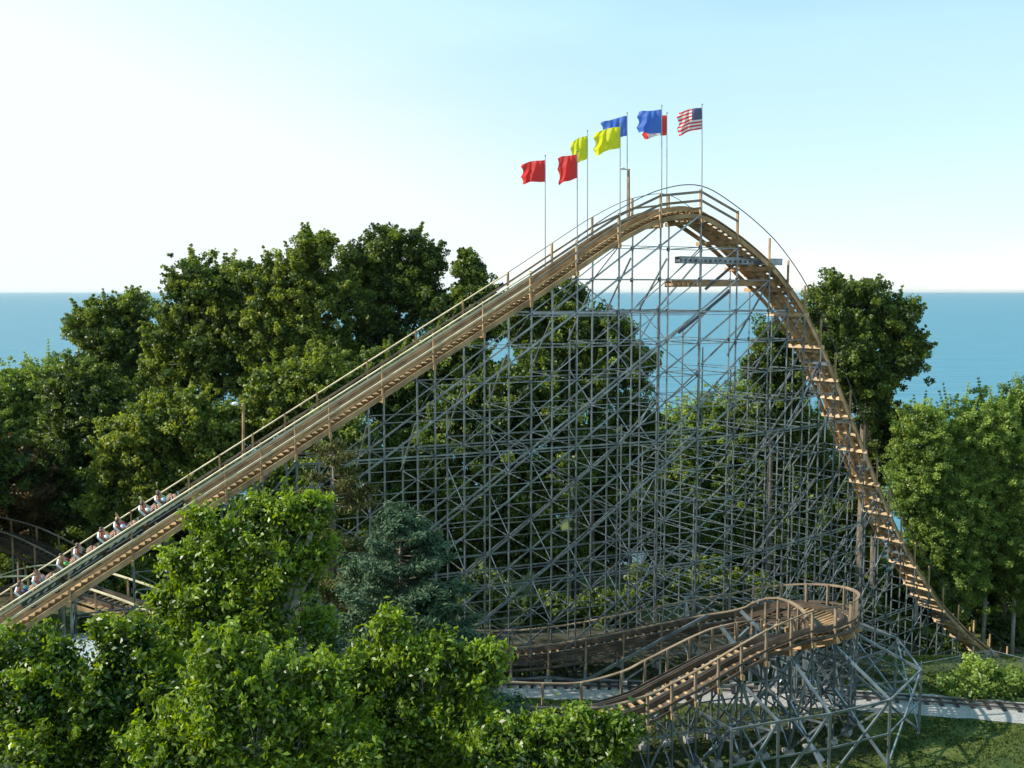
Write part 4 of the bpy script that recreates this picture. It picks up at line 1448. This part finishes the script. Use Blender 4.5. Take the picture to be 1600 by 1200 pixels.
# slender poplars behind lattice
pl = [(1060, 690, 40), (1115, 670, 42), (1170, 650, 42), (1000, 730, 36), (1225, 660, 40), (1270, 700, 40), (960, 790, 36), (1330, 800, 34)]
dsc = ['left of centre behind the lattice, crown against the lake', 'tallest under the service platform, behind the lattice', 'next to the drop, crown reaching the lake line', 'short one at the left of the poplar thicket',
       'directly behind the upper drop bents', 'behind the middle of the drop bents', 'lowest at the left end of the thicket near the white roof', 'behind the lower drop bents']
for i, (px, py, r) in enumerate(pl):
    tree([(px, py, 96, r, 1.5), (px + 12, py + 75, 96, r * 1.15, 1.5), (px - 8, py + 150, 96, r * 1.15, 1.3)], 'poplar', 'slender pale poplar, ' + dsc[i], name='poplar_tree', group=GT, seed=40 + i, trunk_r=.16, bark=M_BARK_PALE, dens=1.0)
pr = [(1440, 690, 48, 84.5), (1495, 700, 52, 86), (1545, 680, 48, 87), (1600, 660, 50, 89), (1590, 760, 50, 86), (1480, 780, 46, 85), (1640, 740, 50, 88)]
dsr = ['leftmost beside the dark tree', 'second from the left with a rounded top', 'in the middle with a high ragged top', 'tallest at the right edge of the view', 'in front of the tallest one', 'low one in front beside the drop', 'cut off by the right edge']
for i, (px, py, r, Y) in enumerate(pr):
    tree([(px, py, Y, r, 1.35), (px - 12, py + 70, Y, r * 1.05, 1.2), (px + 14, py + 130, Y, r * 1.0, 1.2)], 'poplar', 'light green poplar, ' + dsr[i], name='poplar_tree', group=GR, seed=60 + i, trunk_r=.17, bark=M_BARK_PALE, dens=1.0)
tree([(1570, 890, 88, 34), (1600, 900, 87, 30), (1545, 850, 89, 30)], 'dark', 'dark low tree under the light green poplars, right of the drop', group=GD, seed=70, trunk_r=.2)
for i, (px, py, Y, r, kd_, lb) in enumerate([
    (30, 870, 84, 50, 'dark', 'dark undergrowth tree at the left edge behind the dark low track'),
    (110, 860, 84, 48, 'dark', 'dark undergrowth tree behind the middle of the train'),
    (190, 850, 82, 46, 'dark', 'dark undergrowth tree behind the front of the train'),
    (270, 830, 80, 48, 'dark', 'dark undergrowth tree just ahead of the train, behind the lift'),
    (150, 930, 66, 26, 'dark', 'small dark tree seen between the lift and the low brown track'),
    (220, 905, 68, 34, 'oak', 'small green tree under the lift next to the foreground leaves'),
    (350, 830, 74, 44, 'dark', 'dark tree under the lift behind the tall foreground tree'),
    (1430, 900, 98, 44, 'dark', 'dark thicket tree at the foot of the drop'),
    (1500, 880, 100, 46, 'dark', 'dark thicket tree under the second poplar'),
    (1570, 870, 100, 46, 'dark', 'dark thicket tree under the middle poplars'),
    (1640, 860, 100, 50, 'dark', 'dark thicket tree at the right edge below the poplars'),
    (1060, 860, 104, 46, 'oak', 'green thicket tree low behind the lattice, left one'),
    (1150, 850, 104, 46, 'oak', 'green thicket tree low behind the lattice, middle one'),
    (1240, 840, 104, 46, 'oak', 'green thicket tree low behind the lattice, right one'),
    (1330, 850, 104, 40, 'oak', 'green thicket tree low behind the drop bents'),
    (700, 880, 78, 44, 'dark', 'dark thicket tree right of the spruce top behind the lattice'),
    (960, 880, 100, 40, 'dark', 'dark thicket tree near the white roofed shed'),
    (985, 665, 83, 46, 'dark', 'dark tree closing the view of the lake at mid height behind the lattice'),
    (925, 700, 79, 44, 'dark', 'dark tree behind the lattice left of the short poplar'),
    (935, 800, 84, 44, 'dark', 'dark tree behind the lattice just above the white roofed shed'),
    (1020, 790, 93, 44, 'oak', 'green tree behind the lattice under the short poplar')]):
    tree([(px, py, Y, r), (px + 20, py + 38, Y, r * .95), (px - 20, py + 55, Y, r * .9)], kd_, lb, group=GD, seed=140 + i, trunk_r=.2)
for i, (x, y, h, lb) in enumerate([(-40, 57, 15, 'leafy tree added out of view to shade the low brown tracks, nearest'), (-41, 64, 16, 'leafy tree added out of view to shade the low brown tracks, middle'), (-42, 71, 17, 'leafy tree added out of view to shade the low brown tracks, farthest')]):
    px = 800 + x / y * F; py = 455 + (22 - h + 3.5) / y * F
    tree([(px, py, y, 100), (px - 60, py + 90, y, 90), (px + 60, py + 90, y, 90)], 'dark', lb, group='unseen trees added for shade left of the tracks', seed=170 + i, dens=.7)  # trees added outside the view to throw shade over the lower left
# bushes
tree([(1530, 1062, 53.2, 40, .8), (1495, 1072, 53.2, 28, .7), (1570, 1070, 53.2, 32, .75), (1605, 1074, 53.2, 28, .8)], 'poplar', 'round green bush on the lawn right of the turnaround', name='bush', seed=75, trunk_r=.08, hollow=.5)
for i, (px, py, Y, r) in enumerate([(1290, 985, 84, 30), (1340, 960, 90, 26), (1180, 930, 74, 34), (1100, 905, 74, 34), (1010, 915, 72, 36), (930, 950, 68, 36), (850, 960, 68, 36), (740, 930, 66, 40), (660, 960, 62, 40), (1500, 960, 90, 34), (1560, 975, 88, 34), (1625, 985, 88, 36), (1450, 1000, 82, 18), (1590, 930, 92, 30), (1410, 985, 84, 20)]):
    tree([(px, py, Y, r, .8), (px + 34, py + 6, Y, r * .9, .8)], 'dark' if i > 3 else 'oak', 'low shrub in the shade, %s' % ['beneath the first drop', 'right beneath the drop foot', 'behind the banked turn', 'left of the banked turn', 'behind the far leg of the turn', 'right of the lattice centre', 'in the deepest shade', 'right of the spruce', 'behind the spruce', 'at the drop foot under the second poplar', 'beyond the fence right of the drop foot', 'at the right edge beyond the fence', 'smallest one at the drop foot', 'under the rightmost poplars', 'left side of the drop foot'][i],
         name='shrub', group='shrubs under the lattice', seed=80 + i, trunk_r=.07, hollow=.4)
def grass():
    rng = np.random.default_rng(77)
    n = 60000
    P_ = np.stack([rng.uniform(-2, 46, n), rng.uniform(41, 60, n), np.zeros(n)], 1)
    rp_ = np.array(rail_path)
    d = np.full(n, 1e9)
    for i in range(len(rp_) - 1):
        c = (rp_[i] + rp_[i + 1]) / 2 - np.array([0, .45]); d = np.minimum(d, np.abs(P_[:, 1] - c[1]) + 5 * np.maximum(0, np.abs(P_[:, 0] - c[0]) - 1.0))
    patch = np.sin(P_[:, 0] * 1.3) * np.cos(P_[:, 1] * 1.7) + rng.normal(size=n) * .5
    P_ = P_[(d > 1.55) & (patch > -.4)]
    P_[:, 2] = [ground_z(x, y) + .04 for x, y, _ in P_]
    N_ = rng.normal(size=P_.shape) * np.array([1, 1, .25])
    me = leaves_mesh('grass', P_, N_, .10, rng, np.clip(.4 + .3 * np.sin(P_[:, 0] * .9) * np.cos(P_[:, 1] * 1.1), 0, 1), aspect=1.6)
    tag(link_mesh('grass', me, leaf_mat('grass_blade', (.025, .055, .010), (.13, .16, .04), trans=.3, rough=.6, spec=.2)), 'short uneven grass of the lawn beside the miniature railway', 'grass', kind='stuff')
grass()
# conifers
conifer((625, 803), 35.0, 330, 1060, 'blue green spruce with a bushy rounded top in front of the lattice', 'spruce', 5, 'spruce_tree', gap=.30, round_top=.26, sparse=1.1)
conifer((520, 690), 40.0, 190, 900, 'sparse brownish conifer with ragged branches left of the spruce', 'brown', 9, 'conifer_tree', gap=.62, droop=.25, round_top=.4, sparse=.55, tuft=.2)
conifer((470, 930), 30.0, 200, 1080, 'low blue green spruce half hidden by the foreground leaves', 'spruce', 14, 'spruce_tree', gap=.40, round_top=.4, sparse=.8)
# foreground
tree([(395, 805, 25, 30), (455, 800, 25, 34), (312, 812, 25, 15), (350, 855, 25, 40), (430, 870, 25, 60), (498, 792, 25, 22), (510, 860, 25, 20), (255, 935, 25, 22), (425, 1020, 24, 46), (495, 985, 25, 30), (280, 1010, 24.5, 40), (330, 920, 25, 58), (400, 950, 25, 66), (300, 960, 25, 42), (470, 900, 25, 38), (350, 1010, 25, 60), (290, 880, 25, 30)], 'maple',
     'tall bright green leafy tree in the foreground overlapping the lower lift', group=GF, seed=90, trunk_r=.2, bark=M_BARK_PALE, dens=.95)
tree([(60, 1060, 21, 62), (150, 1090, 21, 66), (20, 1130, 21, 70), (110, 1160, 21, 74), (205, 1000, 21.5, 38), (240, 1060, 21.5, 56), (0, 1030, 21, 42), (190, 1150, 21, 62), (160, 985, 21.5, 16), (260, 1110, 21, 50), (60, 1200, 20, 60)], 'maple',
     'glossy green leafy tree filling the bottom left corner', group=GF, seed=91, trunk_r=.2, bark=M_BARK_PALE, dens=.95)
tree([(330, 1110, 19.5, 60), (410, 1080, 20, 62), (300, 1180, 19.5, 60), (400, 1170, 19.5, 70), (480, 1130, 20, 58), (470, 1200, 20, 60), (350, 1040, 20, 50), (500, 1060, 20.5, 36), (540, 1170, 20, 56), (250, 1190, 19.5, 56)], 'maple',
     'leafy tree at the bottom with pale bare limbs showing through', group=GF, seed=92, trunk_r=.2, bark=M_BARK_PALE, dens=.72)
tree([(612, 985, 22, 30), (600, 1040, 22, 44), (555, 1060, 22, 40), (660, 1050, 22, 46), (700, 1030, 22, 34), (765, 1030, 22, 26), (745, 1070, 22, 40), (560, 1130, 22, 56), (640, 1130, 22, 62), (710, 1130, 22, 50), (600, 1190, 22, 60), (690, 1200, 22, 52)], 'maple',
     'bright green tree at the bottom centre with upright leafy tips before the spruce', group=GF, seed=93, trunk_r=.18, bark=M_BARK_PALE, dens=.95)
tree([(850, 1150, 21, 28), (905, 1138, 21, 28), (955, 1145, 21, 22), (800, 1165, 21, 40), (870, 1180, 21, 46), (940, 1180, 21, 40), (985, 1135, 21, 10), (760, 1180, 21, 40)], 'maple',
     'low green tree top in front of the near turnaround leg, bottom centre right', group=GF, seed=94, trunk_r=.16, bark=M_BARK_PALE, dens=.95)

# ------------------------------------------------------------------ thin haze over the lake
mb = MB()
x0, x1, y0, y1, z0, z1 = -42000, 42000, -400, 41000, -52, 48
mb.add([(x0, y0, z0), (x1, y0, z0), (x1, y1, z0), (x0, y1, z0), (x0, y0, z1), (x1, y0, z1), (x1, y1, z1), (x0, y1, z1)],
       [(0, 3, 2, 1), (4, 5, 6, 7), (0, 1, 5, 4), (1, 2, 6, 5), (2, 3, 7, 6), (3, 0, 4, 7)])
mh = bpy.data.materials.new('haze_air'); mh.use_nodes = True
hn = mh.node_tree.nodes; hn.remove(hn['Principled BSDF'])
pv = hn.new('ShaderNodeVolumePrincipled'); pv.inputs['Color'].default_value = (0.93, 0.97, 1.0, 1)
pv.inputs['Density'].default_value = 2.2e-5; pv.inputs['Anisotropy'].default_value = 0.3
mh.node_tree.links.new(pv.outputs['Volume'], hn['Material Output'].inputs['Volume'])
tag(mb.build('haze', mh), kind='stuff')
